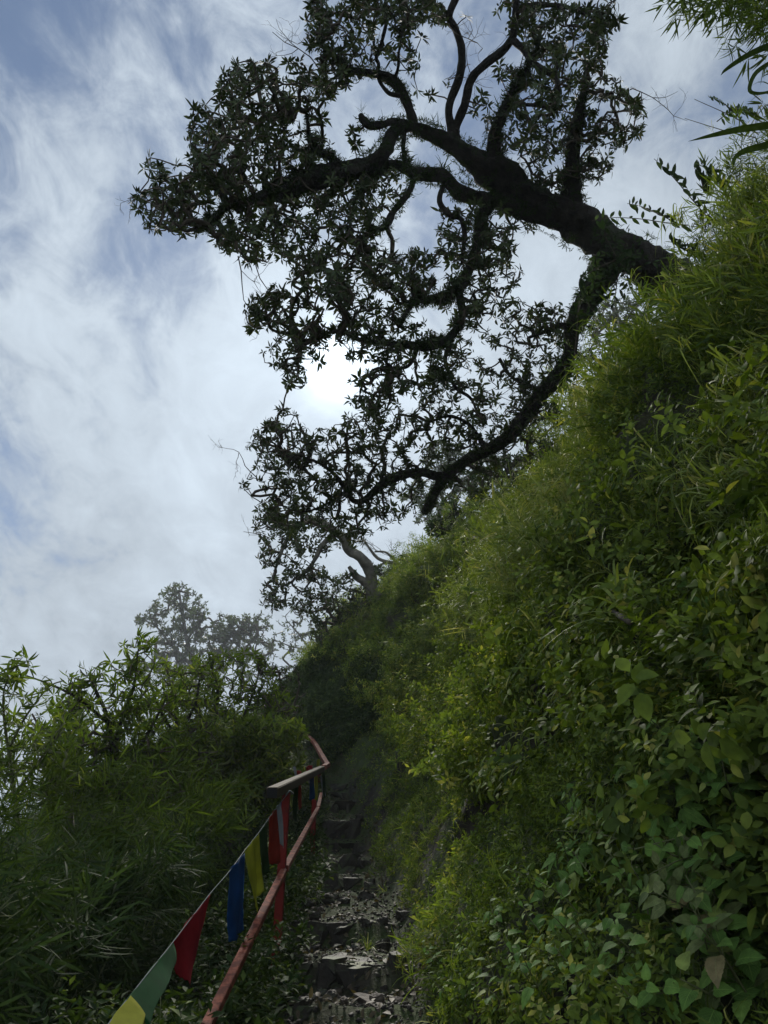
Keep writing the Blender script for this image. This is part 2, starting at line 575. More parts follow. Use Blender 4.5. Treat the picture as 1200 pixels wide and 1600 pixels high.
def t_fan(n=7, L=0.16, W=0.016, spread=0.9, st=3, H=0.10):
    """bamboo leaf spray: narrow leaves alternate along a short twig, hanging"""
    g = Geo()
    for i in range(n):
        s = 1 if i % 2 else -1
        f = i / max(1, n - 1)
        d = unit(np.array([s * spread * (1 - f * 0.75) + rng.normal() * .12, rng.normal() * 0.35, 0.75 + .3 * f]))
        leaf_strip(g, np.array([0, 0, H * f]), d, np.array([0, 1, 0.3]) + rng.normal(size=3) * .3, L * rng.uniform(.7, 1.15),
                   W * rng.uniform(.8, 1.2), st, 0.3, 0.18 * rng.uniform(0, 2))
    return g.tpl()


def t_tuft(n=14, L=0.3, W=0.009, grav=0.7, tilt=55, st=5):
    g = Geo()
    for i in range(n):
        d = sph(math.radians(rng.uniform(5, tilt)), rng.uniform(0, 6.28))
        blade(g, np.array([rng.normal() * .015, rng.normal() * .015, 0]), d, L * rng.uniform(.5, 1.15), W * rng.uniform(.7, 1.3),
              grav * rng.uniform(.5, 1.3), st)
    return g.tpl()


def heart_leaf(geo, base, d, nrm, length, width, tint=None, teeth=7, droop=0.25, lobes=False):
    """broad toothed leaf with a midrib row; outline heart-shaped or three-lobed"""
    d = unit(np.asarray(d, float)); nrm = np.asarray(nrm, float)
    nrm = unit(nrm - d * np.dot(nrm, d))
    side = np.cross(d, nrm)
    if tint is None:
        tint = rng.random()
    st = teeth * 2
    V, U = [base], [[.5, 0]]
    for i in range(1, st):
        t = i / st
        if lobes:
            w = 0.5 * (math.sin(math.pi * t ** 0.7) ** .7) * (0.62 + 0.38 * abs(math.cos(2.6 * math.pi * t)))
        else:
            w = 0.5 * (math.sin(math.pi * min(1, t * 0.98 + .02) ** 0.66)) ** 0.85
        w *= (1.0 + (0.07 if i % 2 else -0.04))
        c = base + d * (t * length) - nrm * (droop * length * t * t)
        wob = 0.025 * math.sin(i * 2.1 + tint * 9)
        for s in (-1, 0, 1):
            back = -0.05 * length * (1 - t) * (abs(s) > 0)
            V.append(c + side * s * w * width + d * back + nrm * (abs(s) * (0.16 * w * width + wob * width * .5)))
            U.append([.5 + .5 * s, t])
    V.append(base + d * length * 1.03 - nrm * droop * length); U.append([.5, 1])
    lv = [0, 2, 1, 0, 3, 2]; lt = [3, 3]
    for i in range(st - 2):
        a = 1 + 3 * i
        lv += [a, a + 1, a + 4, a + 3, a + 1, a + 2, a + 5, a + 4]; lt += [4, 4]
    a = 1 + 3 * (st - 2); e = len(V) - 1
    lv += [a, a + 1, e, a + 1, a + 2, e]; lt += [3, 3]
    geo.add(np.array(V), lv, lt, np.full(len(V), tint), np.array(U))


def frames(axis, roll):
    axis = unit(axis)
    ref = np.where(np.abs(axis[:, 2:3]) < 0.95, np.array([[0, 0, 1.0]]), np.array([[1.0, 0, 0]]))
    X = unit(np.cross(ref, axis))
    Y = np.cross(axis, X)
    c, s = np.cos(roll)[:, None], np.sin(roll)[:, None]
    return X * c + Y * s, -X * s + Y * c, axis


def scatter(geo, tpls, pos, axis, scale, roll=None, tint_shift=None):
    pos = np.asarray(pos); n = len(pos)
    if n == 0:
        return
    axis = np.broadcast_to(np.asarray(axis, float), (n, 3))
    scale = np.broadcast_to(np.asarray(scale, float), (n,))
    if roll is None:
        roll = rng.uniform(0, 2 * np.pi, n)
    if tint_shift is None:
        tint_shift = np.zeros(n)
    which = rng.integers(0, len(tpls), n)
    X, Y, Z = frames(axis, roll)
    for k, t in enumerate(tpls):
        m = which == k
        c = int(m.sum())
        if not c:
            continue
        tv = t['V']
        V = (tv[None, :, 0:1] * X[m][:, None, :] + tv[None, :, 1:2] * Y[m][:, None, :] + tv[None, :, 2:3] * Z[m][:, None, :])
        V = V * scale[m][:, None, None] + pos[m][:, None, :]
        off = np.arange(c)[:, None] * len(tv)
        T = np.clip(t['T'][None, :] * 0.75 + 0.12 + tint_shift[m][:, None], 0, 1)
        geo.add(V.reshape(-1, 3), (t['lv'][None, :] + off).ravel(), np.tile(t['lt'], c), T.ravel(), np.tile(t['U'], (c, 1)))


# ------------------------------------------------------------------ terrain: valley side, path with steps, steep hillside
rows = [  # path left edge, hill foot, crest (world), then how far the crest bulges
    ((-0.20, -4.0, -3.00), (0.75, -4.0, -3.00), (5.2, -5.0, 2.8)),
    ((-0.30, 0.0, -1.55), (0.48, 0.0, -1.50), (4.0, -0.6, 4.3)),
    ((-0.38, 1.7, -0.90), (0.30, 1.7, -0.88), (3.4, 1.4, 4.7)),
    ((-0.42, 3.48, -0.26), (0.13, 3.48, -0.20), (3.1, 3.2, 5.1)),
    ((-0.52, 5.56, 0.24), (0.02, 5.56, 0.26), (3.25, 5.4, 5.75)),
    ((-0.64, 7.90, 0.90), (-0.20, 7.90, 0.95), (2.75, 7.5, 6.35)),
    ((-0.82, 9.85, 1.95), (-0.50, 9.85, 2.05), (2.45, 9.7, 6.6)),
    ((-1.85, 13.0, 3.50), (-1.35, 13.0, 3.60), (1.35, 12.8, 7.3)),
    ((-3.10, 16.0, 4.60), (-2.30, 16.0, 4.75), (0.55, 15.0, 7.6)),
    ((-3.60, 19.6, 5.20), (-2.70, 19.6, 5.35), (-1.2, 19.0, 6.8)),
    ((-3.90, 26.0, 6.00), (-3.00, 26.0, 6.20), (-1.0, 26.0, 7.6)),
    ((-6.0, 42.0, 9.0), (-5.0, 42.0, 9.5), (-0.5, 42.0, 15.0)),
    ((-22.0, 72.0, 13.5), (-18.0, 72.0, 14.5), (-2.0, 72.0, 25.0)),
    ((-26.0, 110.0, 14.0), (-20.0, 110.0, 15.0), (0.0, 110.0, 30.0)),
]
NU = 440
ctrl = []
for a, b, c in rows:
    a, b, c = map(np.array, (a, b, c))
    out = np.array([-0.42, -0.12, 0.2])
    c = c + (0.72 if 5 < c[1] < 13.5 else 0.5, 0, 0)
    ctrl.append([a + (-110, 0, -52), a + (-38, 0, -26), a + (-12, 0, -9.0), a + (-5.0, 0, -3.0), a + (-2.2, 0, -1.1), a + (-0.9, 0, -0.45),
                 a + (-0.25, 0, -0.06), a, a * .5 + b * .5, b, b * .75 + c * .25 + out * 0.16, b * .5 + c * .5 + out * 0.42,
                 b * .25 + c * .75 + out * 0.40, c, c + (1.2, 0.1, 0.55), c + (5, 0.5, 1.6), c + (22, 0, 6), c + (100, 0, 18)])
ctrl = np.array(ctrl)                       # (rows, cols, 3)
ncol = ctrl.shape[1]
vv = np.concatenate([np.linspace(0, 3, 14)[:-1], np.linspace(3, 7, 40)[:-1], np.linspace(7, 9, 34)[:-1], np.linspace(9, 13, 96)[:-1],
                     np.linspace(13, 15, 22)[:-1], np.linspace(15, ncol - 1, 10)])
NV = len(vv)
up_ = np.stack([catmull(ctrl[:, j, :], NU) for j in range(ncol)], 1)      # (NU, ncol, 3)


def catm_at(pts, u):
    p = np.concatenate([2 * pts[:, :1] - pts[:, 1:2], pts, 2 * pts[:, -1:] - pts[:, -2:-1]], 1)
    i = np.minimum(u.astype(int), pts.shape[1] - 2)
    t = (u - i)[None, :, None]
    a, b, c, d = p[:, i], p[:, i + 1], p[:, i + 2], p[:, i + 3]
    return 0.5 * ((2 * b) + (-a + c) * t + (2 * a - 5 * b + 4 * c - d) * t ** 2 + (-a + 3 * b - 3 * c + d) * t ** 3)


G0 = catm_at(up_, vv)                        # (NU, NV, 3)
prof = np.array([[r[0][1], (r[0][2] + r[1][2]) / 2] for r in rows])


def path_z(y):
    """smooth path height"""
    return np.interp(y, prof[:, 0], prof[:, 1])


def path_pt(px, py):
    """smooth path point seen at this pixel"""
    ys = np.arange(1.5, 13.0, .01); zs = path_z(ys)
    d = ys * CP + zs * SP
    e = np.abs(800 - FPX * (-ys * SP + zs * CP) / d - py)
    k = int(e.argmin())
    return np.array([(px - 600) / FPX * d[k], ys[k], zs[k]]), float(d[k])


# risers as seen: pixel rows of the top and the foot of each step front
RIS = [(1574, 1604), (1508, 1553), (1442, 1480), (1374, 1390), (1345, 1366), (1318, 1334), (1283, 1313), (1256, 1272), (1240, 1249), (1226, 1234)]
prof_s = []
STEPS = {}
for (a_, b_) in RIS:
    p_, d_ = path_pt(560, b_)
    y_ = p_[1]
    lo = float(p_[2])
    t_ = (800 - a_) / FPX           # height seen at pixel row a_ above the same y
    hi = y_ * (t_ * CP + SP) / (CP - t_ * SP)
    STEPS[(a_, b_)] = (y_, lo, hi)
    prof_s += [(y_ - .03, lo), (y_ + .03, hi)]
prof_s = np.array(prof_s)
for q_ in range(1, len(prof_s)):
    prof_s[q_, 1] = max(prof_s[q_, 1], prof_s[q_ - 1, 1] + .01)
    prof_s[q_, 0] = max(prof_s[q_, 0], prof_s[q_ - 1, 0] + .02)


def step_z(y, x=0.0):
    y = y + 0.05 * math.sin(x * 7 + 1.3)
    if y < prof_s[0, 0]:
        k = math.floor(y / .62)
        f = y / .62 - k
        a, b = float(path_z(k * .62)), float(path_z((k + 1) * .62))
        return min(a + (b - a) * min(1, .75 * min(1, f * 8) + .25 * f), prof_s[0, 1])
    if y > prof_s[-1, 0]:
        return max(float(path_z(y)), prof_s[-1, 1])
    return float(np.interp(y, prof_s[:, 0], prof_s[:, 1]))


G1 = G0.copy()
du = np.gradient(G0, axis=0); dv = np.gradient(G0, axis=1)
NRM = unit(np.cross(du, dv))
NRM = NRM * np.sign(NRM[:, :, 2:3] + 1e-6)
for i in range(NU):
    for j in range(NV):
        p = G0[i, j]; v = vv[j]
        q = Vector(p)
        if v <= 3:
            G1[i, j, 2] += 3.0 * noise.fractal(q * 0.05, 1.0, 2.0, 4)
            continue
        if 6.6 <= v <= 9.15:
            w = min(1, (v - 6.6) / 0.4, (9.15 - v) / 0.25)
            z = step_z(p[1], p[0])
            z += 0.03 * noise.fractal(Vector((p[0], p[1], 0)) * 5.0, 0.9, 2.0, 4)
            G1[i, j, 2] = p[2] * (1 - w) + z * w
            continue
        if v > 9.15:
            a = min(1, (v - 9.15) / 0.8) * (1 if v < 14 else 1.3)
            big = noise.fractal(q * 0.55 + Vector((3, 1, 7)), 0.9, 2.1, 3)
            sm = noise.fractal(q * 1.9, 0.8, 2.1, 5)
            G1[i, j] += NRM[i, j] * a * (0.40 * big + 0.27 * sm)
        else:
            a = min(1, (6.6 - v) / 0.5)
            G1[i, j, 2] += a * (0.30 * noise.fractal(q * 0.8, 0.9, 2.1, 4) + 0.08 * noise.fractal(q * 3, 0.9, 2.1, 3))
du = np.gradient(G1, axis=0); dv = np.gradient(G1, axis=1)
NRM1 = unit(np.cross(du, dv))
NRM1 = NRM1 * np.where(np.sum(NRM1 * NRM, -1, keepdims=True) < 0, -1, 1)
AREA = np.linalg.norm(np.cross(du, dv), axis=-1)
ii = np.arange(NU - 1)[:, None] * NV; jj = np.arange(NV - 1)[None, :]
quad = np.stack([ii + jj, ii + jj + 1, ii + NV + jj + 1, ii + NV + jj], -1).reshape(-1, 4)
ter = raw_mesh('hillside', G1.reshape(-1, 3), quad[:, ::-1].ravel(), np.full(len(quad), 4), MT['soil'], smooth=True)
tag(ter, kind='structure')

# wide valley floor far below, reaching the horizon
vg = Geo()
nn = 40
gx, gy = np.meshgrid(np.linspace(-500, 500, nn), np.linspace(-500, 500, nn), indexing='ij')
gz = np.array([[-62 + 9 * noise.fractal(Vector((gx[i, j] * 0.01, gy[i, j] * 0.01, 0)), 1, 2, 3) for j in range(nn)] for i in range(nn)])
i2 = np.arange(nn - 1)[:, None] * nn; j2 = np.arange(nn - 1)[None, :]
q2 = np.stack([i2 + j2, i2 + nn + j2, i2 + nn + j2 + 1, i2 + j2 + 1], -1).reshape(-1, 4)
vg.add(np.stack([gx, gy, gz], -1).reshape(-1, 3), q2.ravel(), np.full(len(q2), 4))
tag(vg.build('valley_floor', MT['soil'], smooth=True), kind='structure')


def surf_sample(n, vlo, vhi, ylo=-99, yhi=99, dens=None, seed=None):
    """random surface points with v in the given column range; dens(pos) weights them"""
    jm = (vv >= vlo) & (vv <= vhi)
    js = np.where(jm)[0]
    ids_i, ids_j = np.meshgrid(np.arange(NU - 1), js[:-1], indexing='ij')
    ids_i, ids_j = ids_i.ravel(), ids_j.ravel()
    c = G1[ids_i, ids_j]
    w = AREA[ids_i, ids_j] * ((c[:, 1] > ylo) & (c[:, 1] < yhi))
    if dens is not None:
        w = w * dens(c)
    w = w / w.sum()
    k = rng.choice(len(w), n, p=w)
    a, b = ids_i[k], ids_j[k]
    s, t = rng.random(n)[:, None], rng.random(n)[:, None]
    p = (G1[a, b] * (1 - s) + G1[a + 1, b] * s) * (1 - t) + (G1[a, b + 1] * (1 - s) + G1[a + 1, b + 1] * s) * t
    return p, NRM1[a, b], vv[b]


def fnoise(P_, sc, off=0.0):
    return np.array([noise.noise(Vector((p[0] * sc + off, p[1] * sc, p[2] * sc))) for p in P_])


def project(p):
    """world points -> (px, py, depth) in photo pixels"""
    p = np.atleast_2d(p)
    d = p[:, 1] * CP + p[:, 2] * SP
    u = -p[:, 1] * SP + p[:, 2] * CP
    d_ = np.where(d > 0.05, d, 0.05)
    return 600 + FPX * p[:, 0] / d_, 800 - FPX * u / d_, d


# ------------------------------------------------------------------ generic woody plant: limbs traced as 3-D curves, twigs grown to foliage points
def in_blobs(px, py, blobs, holes=()):
    best = np.zeros(len(px))
    for b in blobs:
        cx_, cy_, rx, ry = b[:4]
        wgt = b[4] if len(b) > 4 else 1.0
        r = np.sqrt(((px - cx_) / rx) ** 2 + ((py - cy_) / ry) ** 2)
        best = np.maximum(best, wgt * np.clip((1.12 - r) / 0.25, 0, 1))
    for (cx_, cy_, rx, ry) in holes:
        r = np.sqrt(((px - cx_) / rx) ** 2 + ((py - cy_) / ry) ** 2)
        best = best * np.clip((r - 0.8) / 0.35, 0, 1)
    return best


def woody(root, limbs, blobs, holes, tpls, spacing, mat_leaf, mat_bark, clsc=(0.8, 1.2), layers=1.5, thick=0.5, sides=9,
          twig_px=0.9, noisesc=1 / 23.0, gap=0.42, droop=0.15, limb_names=None, foliage_name='foliage', jitter=0.22, moss=1.0, tipdrop=0.0):
    """limbs: list of ([(px,py,depth,rpx),...]); blobs give where foliage grows around them"""
    nodes, nodes_r = [], []
    for li, lm in enumerate(limbs):
        lm = np.array(lm, float)
        w = np.array([P(a, b, c) for a, b, c, _ in lm])
        r = lm[:, 3] * lm[:, 2] / FPX * moss
        n = max(8, int(len(lm) * (11 if r.max() > .06 else 5)))
        pts = catmull(w, n)
        rad = np.maximum(catmull(np.repeat(r[:, None], 3, 1), n)[:, 0], 0.003)
        g = Geo()
        tube(g, pts, rad, sides if r.max() > 0.05 else 6, jitter, True, li)
        nm = 'trunk' if li == 0 else 'branch'
        if limb_names:
            nm = limb_names[li]
        g.build(nm, mat_bark, root, smooth=True)
        nodes.append(pts); nodes_r.append(rad)
    nodes = np.concatenate(nodes); nodes_r = np.concatenate(nodes_r)
    npx, npy, nd = project(nodes)
    bl = np.array([b[:4] for b in blobs], float)
    x0, x1 = (bl[:, 0] - bl[:, 2]).min() - 10, (bl[:, 0] + bl[:, 2]).max() + 10
    y0, y1 = (bl[:, 1] - bl[:, 3]).min() - 10, (bl[:, 1] + bl[:, 3]).max() + 10
    ntry = int((x1 - x0) * (y1 - y0) / spacing ** 2 * layers)
    px = rng.uniform(x0, x1, ntry); py = rng.uniform(y0, y1, ntry)
    den = in_blobs(px, py, blobs, holes)
    nz = np.array([noise.noise(Vector((a * noisesc, b * noisesc, 0.5))) * .7 + noise.noise(Vector((a * noisesc * 2.3, b * noisesc * 2.3, 4.5))) * .5 for a, b in zip(px, py)])
    keep = rng.random(ntry) < den * np.clip(0.5 + gap + nz * 1.5, 0, 1)
    px, py = px[keep], py[keep]
    # depth taken from the nearest limb, spread round it
    D = np.empty(len(px)); DM = np.empty(len(px))
    for i in range(len(px)):
        dd = (npx - px[i]) ** 2 + (npy - py[i]) ** 2
        k = int(dd.argmin()); D[i] = nd[k]; DM[i] = math.sqrt(dd[k]) * nd[k] / FPX
    D = D + rng.normal(size=len(px)) * (0.12 + thick * np.minimum(DM, 1.2))
    pts = np.array([P(a, b, c) for a, b, c in zip(px, py, D)])
    # grow twigs
    d0 = np.array([np.min(np.sum((nodes - p) ** 2, 1)) for p in pts])
    order = np.argsort(d0)
    allp = np.vstack([nodes, np.zeros_like(pts)])
    cnt = len(nodes)
    par = np.full(len(allp), -1)
    pos_id = {}
    for i in order:
        p = pts[i]
        dd = np.sum((allp[:cnt] - p) ** 2, 1)
        k = int(dd.argmin())
        allp[cnt] = p; par[cnt] = k; pos_id[cnt] = i
        cnt += 1
    load = np.ones(cnt)
    for c in range(cnt - 1, len(nodes) - 1, -1):
        load[par[c]] += load[c]
    g = Geo(); dirs = np.zeros_like(pts)
    mpp = np.median(D) / FPX
    base_r = twig_px * mpp
    for c in range(len(nodes), cnt):
        a, b = allp[par[c]], allp[c]
        ln = np.linalg.norm(b - a)
        dirs[pos_id[c]] = (b - a) / max(ln, 1e-6)
        ra = base_r * min(load[c], 60) ** 0.42
        rb = base_r * min(max(load[c] - 1, 1), 60) ** 0.42
        if ln < 1e-4:
            continue
        mid = (a + b) / 2 + rng.normal(size=3) * ln * 0.09
        q = np.array([a, mid, b])
        tube(g, q, [ra, (ra + rb) / 2, rb * .9], 4 if ra > 2 * base_r else 3, 0, False)
    g.build('twigs', MT['twig'] if mat_bark is not MT['stem'] else MT['stem'], root)
    ax = unit(dirs + np.array([0, 0, 0.35 - droop * 2]) + rng.normal(size=pts.shape) * 0.45)
    gl = Geo()
    sc = rng.uniform(clsc[0], clsc[1], len(pts))
    scatter(gl, tpls, pts, ax, sc, tint_shift=rng.normal(size=len(pts)) * 0.08 + nz[keep] * 0.1)
    f = gl.build(foliage_name, mat_leaf, root)
    return pts, f


def bare_twig(geo, p0, d, ln, r, depth=3):
    d = unit(d)
    q = [p0]
    for k in range(4):
        d = unit(d + rng.normal(size=3) * 0.28)
        q.append(q[-1] + d * ln / 4)
    tube(geo, q, np.linspace(r, r * .45, 5), 4, 0, False)
    if depth > 0:
        for k in range(rng.integers(2, 4)):
            i = rng.integers(1, 5)
            bare_twig(geo, q[i], d + rng.normal(size=3) * 0.8, ln * rng.uniform(.45, .75), r * .6, depth - 1)

# ------------------------------------------------------------------ the big leaning tree
TS = 1.0
TL = [
 [(1190,520,7.6,64),(1120,478,7.7,58),(1050,440,7.8,46),(985,402,7.8,43),(930,368,7.8,41),(885,340,7.8,37),(840,318,7.8,33),(800,292,7.8,33),
  (765,268,7.7,33),(730,243,7.6,23),(700,221,7.5,16),(665,204,7.4,13),(638,198,7.3,12),(614,208,7.3,13),(598,238,7.2,15),(575,258,7.2,18),(540,268,7.1,20),
  (500,278,7.0,22),(460,290,6.9,21),(430,300,6.8,16),(396,312,6.7,9),(358,321,6.6,8),(338,340,6.5,8),(322,352,6.5,7),(303,358,6.4,5)],
 [(880,338,7.8,24),(840,334,7.8,18),(800,322,7.75,15),(760,312,7.7,14),(720,300,7.65,15),(692,277,7.6,14),(650,271,7.5,12),(621,258,7.4,10),(596,262,7.3,11),(575,283,7.2,8),(560,300,7.1,4)],
 [(900,345,7.8,24),(894,305,7.75,20),(895,270,7.7,15),(895,225,7.6,13),(905,175,7.4,10),(915,130,7.3,5)],
 [(775,265,7.7,24),(768,235,7.6,17),(775,200,7.5,12),(795,155,7.4,10),(820,115,7.2,8),(842,66,7.1,4)],
 [(712,225,7.55,11),(712,200,7.5,9),(725,165,7.4,8),(735,125,7.3,8),(760,100,7.2,8),(785,80,7.1,8),(800,60,7.0,7),(805,30,6.9,7),(807,-15,6.8,6)],
 [(708,222,7.5,10),(703,195,7.5,9),(702,165,7.4,8),(717,125,7.3,8),(722,80,7.2,8),(712,45,7.1,8),(702,25,7.0,8),(715,-8,6.9,7),(722,-40,6.8,6)],
 [(800,62,7.0,7),(815,76,6.95,7),(835,100,6.9,7),(865,120,6.8,7),(872,142,6.7,6),(866,170,6.7,6),(845,165,6.7,4),(812,163,6.6,3)],
 [(804,12,6.9,6),(840,8,6.9,6),(880,10,6.8,5),(915,22,6.7,4),(940,40,6.7,2)],
 [(645,197,7.35,11),(636,165,7.3,9),(625,140,7.25,9),(612,124,7.2,9),(590,116,7.15,8),(568,113,7.1,8),(546,108,7.0,8),(530,92,6.9,6),(508,80,6.8,4),(498,55,6.8,2)],
 [(616,126,7.2,5),(622,105,7.1,4),(623,83,7.0,3),(628,55,7.0,2)],
 [(590,116,7.15,5),(592,100,7.1,4),(588,90,7.0,4),(598,60,7.0,4),(604,25,6.9,3),(600,-10,6.9,3)],
 [(626,150,7.2,5),(608,146,7.2,5),(594,130,7.15,4),(588,112,7.1,3)],
 [(640,195,7.35,8),(621,190,7.3,8),(600,195,7.2,8),(580,197,7.15,8),(569,190,7.1,8),(563,179,7.1,5)],
 [(633,205,7.3,5),(630,235,7.3,5),(637,262,7.3,5),(645,283,7.3,5),(634,308,7.25,6),(617,329,7.2,7),(606,350,7.1,8),(590,360,7.0,5),(575,364,7.0,4)],
 [(540,268,7.1,10),(517,246,7.0,9),(497,236,7.0,9),(486,222,6.95,7),(482,200,6.9,4),(478,170,6.9,3)],
 [(762,318,7.7,12),(750,345,7.7,10),(746,375,7.65,9),(742,400,7.6,9),(730,430,7.6,10),(716,450,7.55,13),(695,464,7.5,10),(668,468,7.4,8),(643,477,7.3,6),(625,510,7.2,3)],
 [(697,283,7.6,5),(688,300,7.6,5),(688,318,7.6,5),(702,335,7.6,5),(720,342,7.6,5),(726,370,7.6,5),(722,410,7.55,4)],
 [(716,450,7.55,10),(722,490,7.5,8),(716,508,7.5,8),(700,530,7.45,9),(675,539,7.4,9),(648,540,7.3,9),(607,537,7.2,8),(561,530,7.0,5),(533,517,6.9,4),(505,522,6.8,2)],
 [(706,527,7.45,6),(696,560,7.45,5),(700,580,7.4,4),(712,606,7.4,4),(735,622,7.4,3),(750,655,7.4,2)],
 [(655,540,7.35,5),(640,570,7.3,4),(615,575,7.2,3),(598,560,7.2,2)],
 [(948,405,7.8,30),(943,428,7.9,25),(925,455,8.0,22),(908,490,8.1,20),(894,520,8.2,18),(889,551,8.3,18),(873,583,8.4,18),(845,615,8.5,17),(822,647,8.6,16),(795,679,8.7,14),
  (763,700,8.8,13),(726,722,8.8,12),(700,743,8.8,11),(684,765,8.8,9),(672,785,8.8,8),(661,803,8.8,6)],
 [(705,742,8.8,10),(680,743,8.8,9),(662,738,8.7,10),(625,743,8.6,11),(598,757,8.5,9),(570,780,8.4,6),(552,782,8.3,5),(540,765,8.2,5),(524,743,8.1,4),(501,725,8.0,3),(470,712,7.9,2)],
 [(892,520,8.2,9),(877,508,8.1,6),(850,519,8.0,4),(825,528,7.9,3)],
 [(850,612,8.5,7),(820,600,8.4,5),(795,585,8.3,4),(780,560,8.3,3)],
 [(760,702,8.8,7),(745,680,8.7,5),(728,660,8.6,4),(700,650,8.5,3),(670,660,8.4,2)],
 [(540,768,8.2,4),(505,790,8.1,3),(470,800,8.0,2),(440,790,8.0,2)],
]
TB = [
 (245,325,38,36,.75),(250,265,26,22,.9),(292,352,28,16,.7),(285,300,35,32,.55),(330,345,26,18,.5),
 (345,235,50,62,.9),(318,190,22,30,.8),(400,160,58,55,.8),(372,125,22,26,.8),(362,150,20,45,.7),(410,115,30,24,.8),(470,150,45,40,.75),(500,185,34,36,.7),(440,215,60,45,.75),
 (340,292,56,36,.95),(400,262,75,48,1),(470,230,48,36,.8),(455,105,18,12,.6),
 (510,25,30,38,.75),(502,70,24,34,.6),(520,105,20,34,.9),(510,145,16,36,.85),(560,40,34,44,.5),(570,20,30,24,.9),(600,15,60,26,1),(655,18,46,30,1),(560,90,48,30,.45),(590,80,30,20,.5),(635,48,28,22,.9),
 (625,80,26,22,.45),(650,120,26,24,.45),(690,130,22,20,.35),(665,140,22,14,.4),(550,130,16,14,.6),(690,20,24,14,.6),
 (372,365,36,32,.9),(395,395,28,18,.85),(415,400,16,12,.7),(440,335,60,38,1),(500,345,60,52,1),(555,315,48,56,.95),(590,290,36,36,.75),(470,380,50,30,.9),(535,400,60,44,1),(500,420,40,22,.7),
 (600,420,60,42,1),(645,425,38,38,.95),(570,455,66,40,1),(610,470,50,32,.85),(620,385,20,14,.5),(555,210,16,16,.7),
 (700,375,18,42,.75),(715,400,22,50,.8),(765,395,40,56,.8),(785,430,30,40,.75),(730,350,18,16,.6),(740,470,52,42,.9),(800,460,18,22,.6),(800,495,24,22,.4),(760,515,50,28,.55),(740,335,70,14,.5),(830,352,40,12,.35),
 (448,465,36,28,.45),(405,492,24,28,.95),(440,490,40,28,.75),(470,510,36,44,.85),(430,535,26,24,.8),(455,560,34,26,.95),(463,598,14,18,.75),(490,555,20,30,.7),(500,440,30,28,.7),(485,470,26,30,.5),(545,500,30,26,.75),
 (575,535,50,30,.8),(640,515,56,34,.8),(660,555,66,38,1),(625,590,50,34,.85),(680,600,44,34,.8),(570,585,26,24,.55),(600,560,40,26,.8),(715,565,34,36,.7),(640,625,60,26,.8),(540,585,18,12,.5),
 (575,640,34,26,.8),(610,670,60,40,.95),(545,665,24,22,.9),(660,655,48,36,.9),(640,700,60,40,.95),(690,690,40,34,.8),(560,720,44,46,.8),(600,740,70,50,.95),(680,645,40,14,.5),
 (750,625,38,36,.95),(725,650,36,26,.9),(740,690,40,24,.8),(780,610,36,40,.9),(820,540,46,34,.85),(850,500,34,26,.8),(870,535,16,30,.7),(800,560,34,30,.8),(830,590,40,40,.9),(795,640,44,44,.95),(755,590,24,26,.75),
 (800,700,60,30,.75),(760,745,60,26,.6),(720,760,30,20,.5),(850,650,26,26,.6),(620,790,40,24,.7),(655,770,24,16,.6),(605,815,22,14,.5),
 (440,690,50,38,.95),(405,720,24,40,.85),(475,730,56,46,.9),(420,765,42,34,.85),(470,790,60,40,.9),(520,770,46,50,.9),(545,830,36,28,.7),(575,790,44,26,.8),(500,680,18,18,.6),(445,655,26,16,.7),
 (830,20,62,30,.8),(900,30,62,32,.85),(945,15,32,22,.9),(960,35,14,16,.6),(860,70,50,36,.7),(925,75,30,40,.75),(800,120,26,26,.5),(760,170,22,22,.5),(752,205,14,18,.35),(800,175,30,28,.6),(855,145,44,44,.65),
 (850,205,50,40,.75),(905,120,32,36,.6),(955,150,32,32,.7),(985,180,20,34,.8),(940,200,50,40,.8),(925,245,34,34,.75),(860,255,36,40,.65),(790,215,28,26,.5),(875,290,14,12,.4),(835,235,24,40,.5),(920,275,16,16,.5),
 (820,20,20,12,.8),(730,25,12,12,.3),
]
TH = [(525,573,27,30),(515,500,14,16),(560,575,10,14),(655,330,32,30),(660,495,24,8),(690,500,20,14),(670,680,12,8),(795,140,10,20),(520,195,14,40),(560,170,34,20),(775,560,26,14),(700,230,20,20),
      (760,50,34,40),(600,165,26,12),(672,60,12,30),(690,95,40,22),(865,380,60,26),(538,290,0.1,0.1),(512,100,0.1,0.1),(925,165,8,10)]
tree = empty('leaning_tree', P(1120, 478, 7.7), 'big dark leaning tree with mossy limbs, reaching from the hillside over the path', 'tree')
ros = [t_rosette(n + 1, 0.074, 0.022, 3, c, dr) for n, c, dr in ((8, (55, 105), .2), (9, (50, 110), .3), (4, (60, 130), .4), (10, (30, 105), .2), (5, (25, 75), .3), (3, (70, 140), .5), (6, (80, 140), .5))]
tp, tf = woody(tree, TL, TB, TH, ros, 9.8, MT['tree_leaf'], MT['bark'], (0.6, 1.25), layers=2.6, thick=0.6, sides=18, jitter=0.42, gap=0.31, moss=.74)

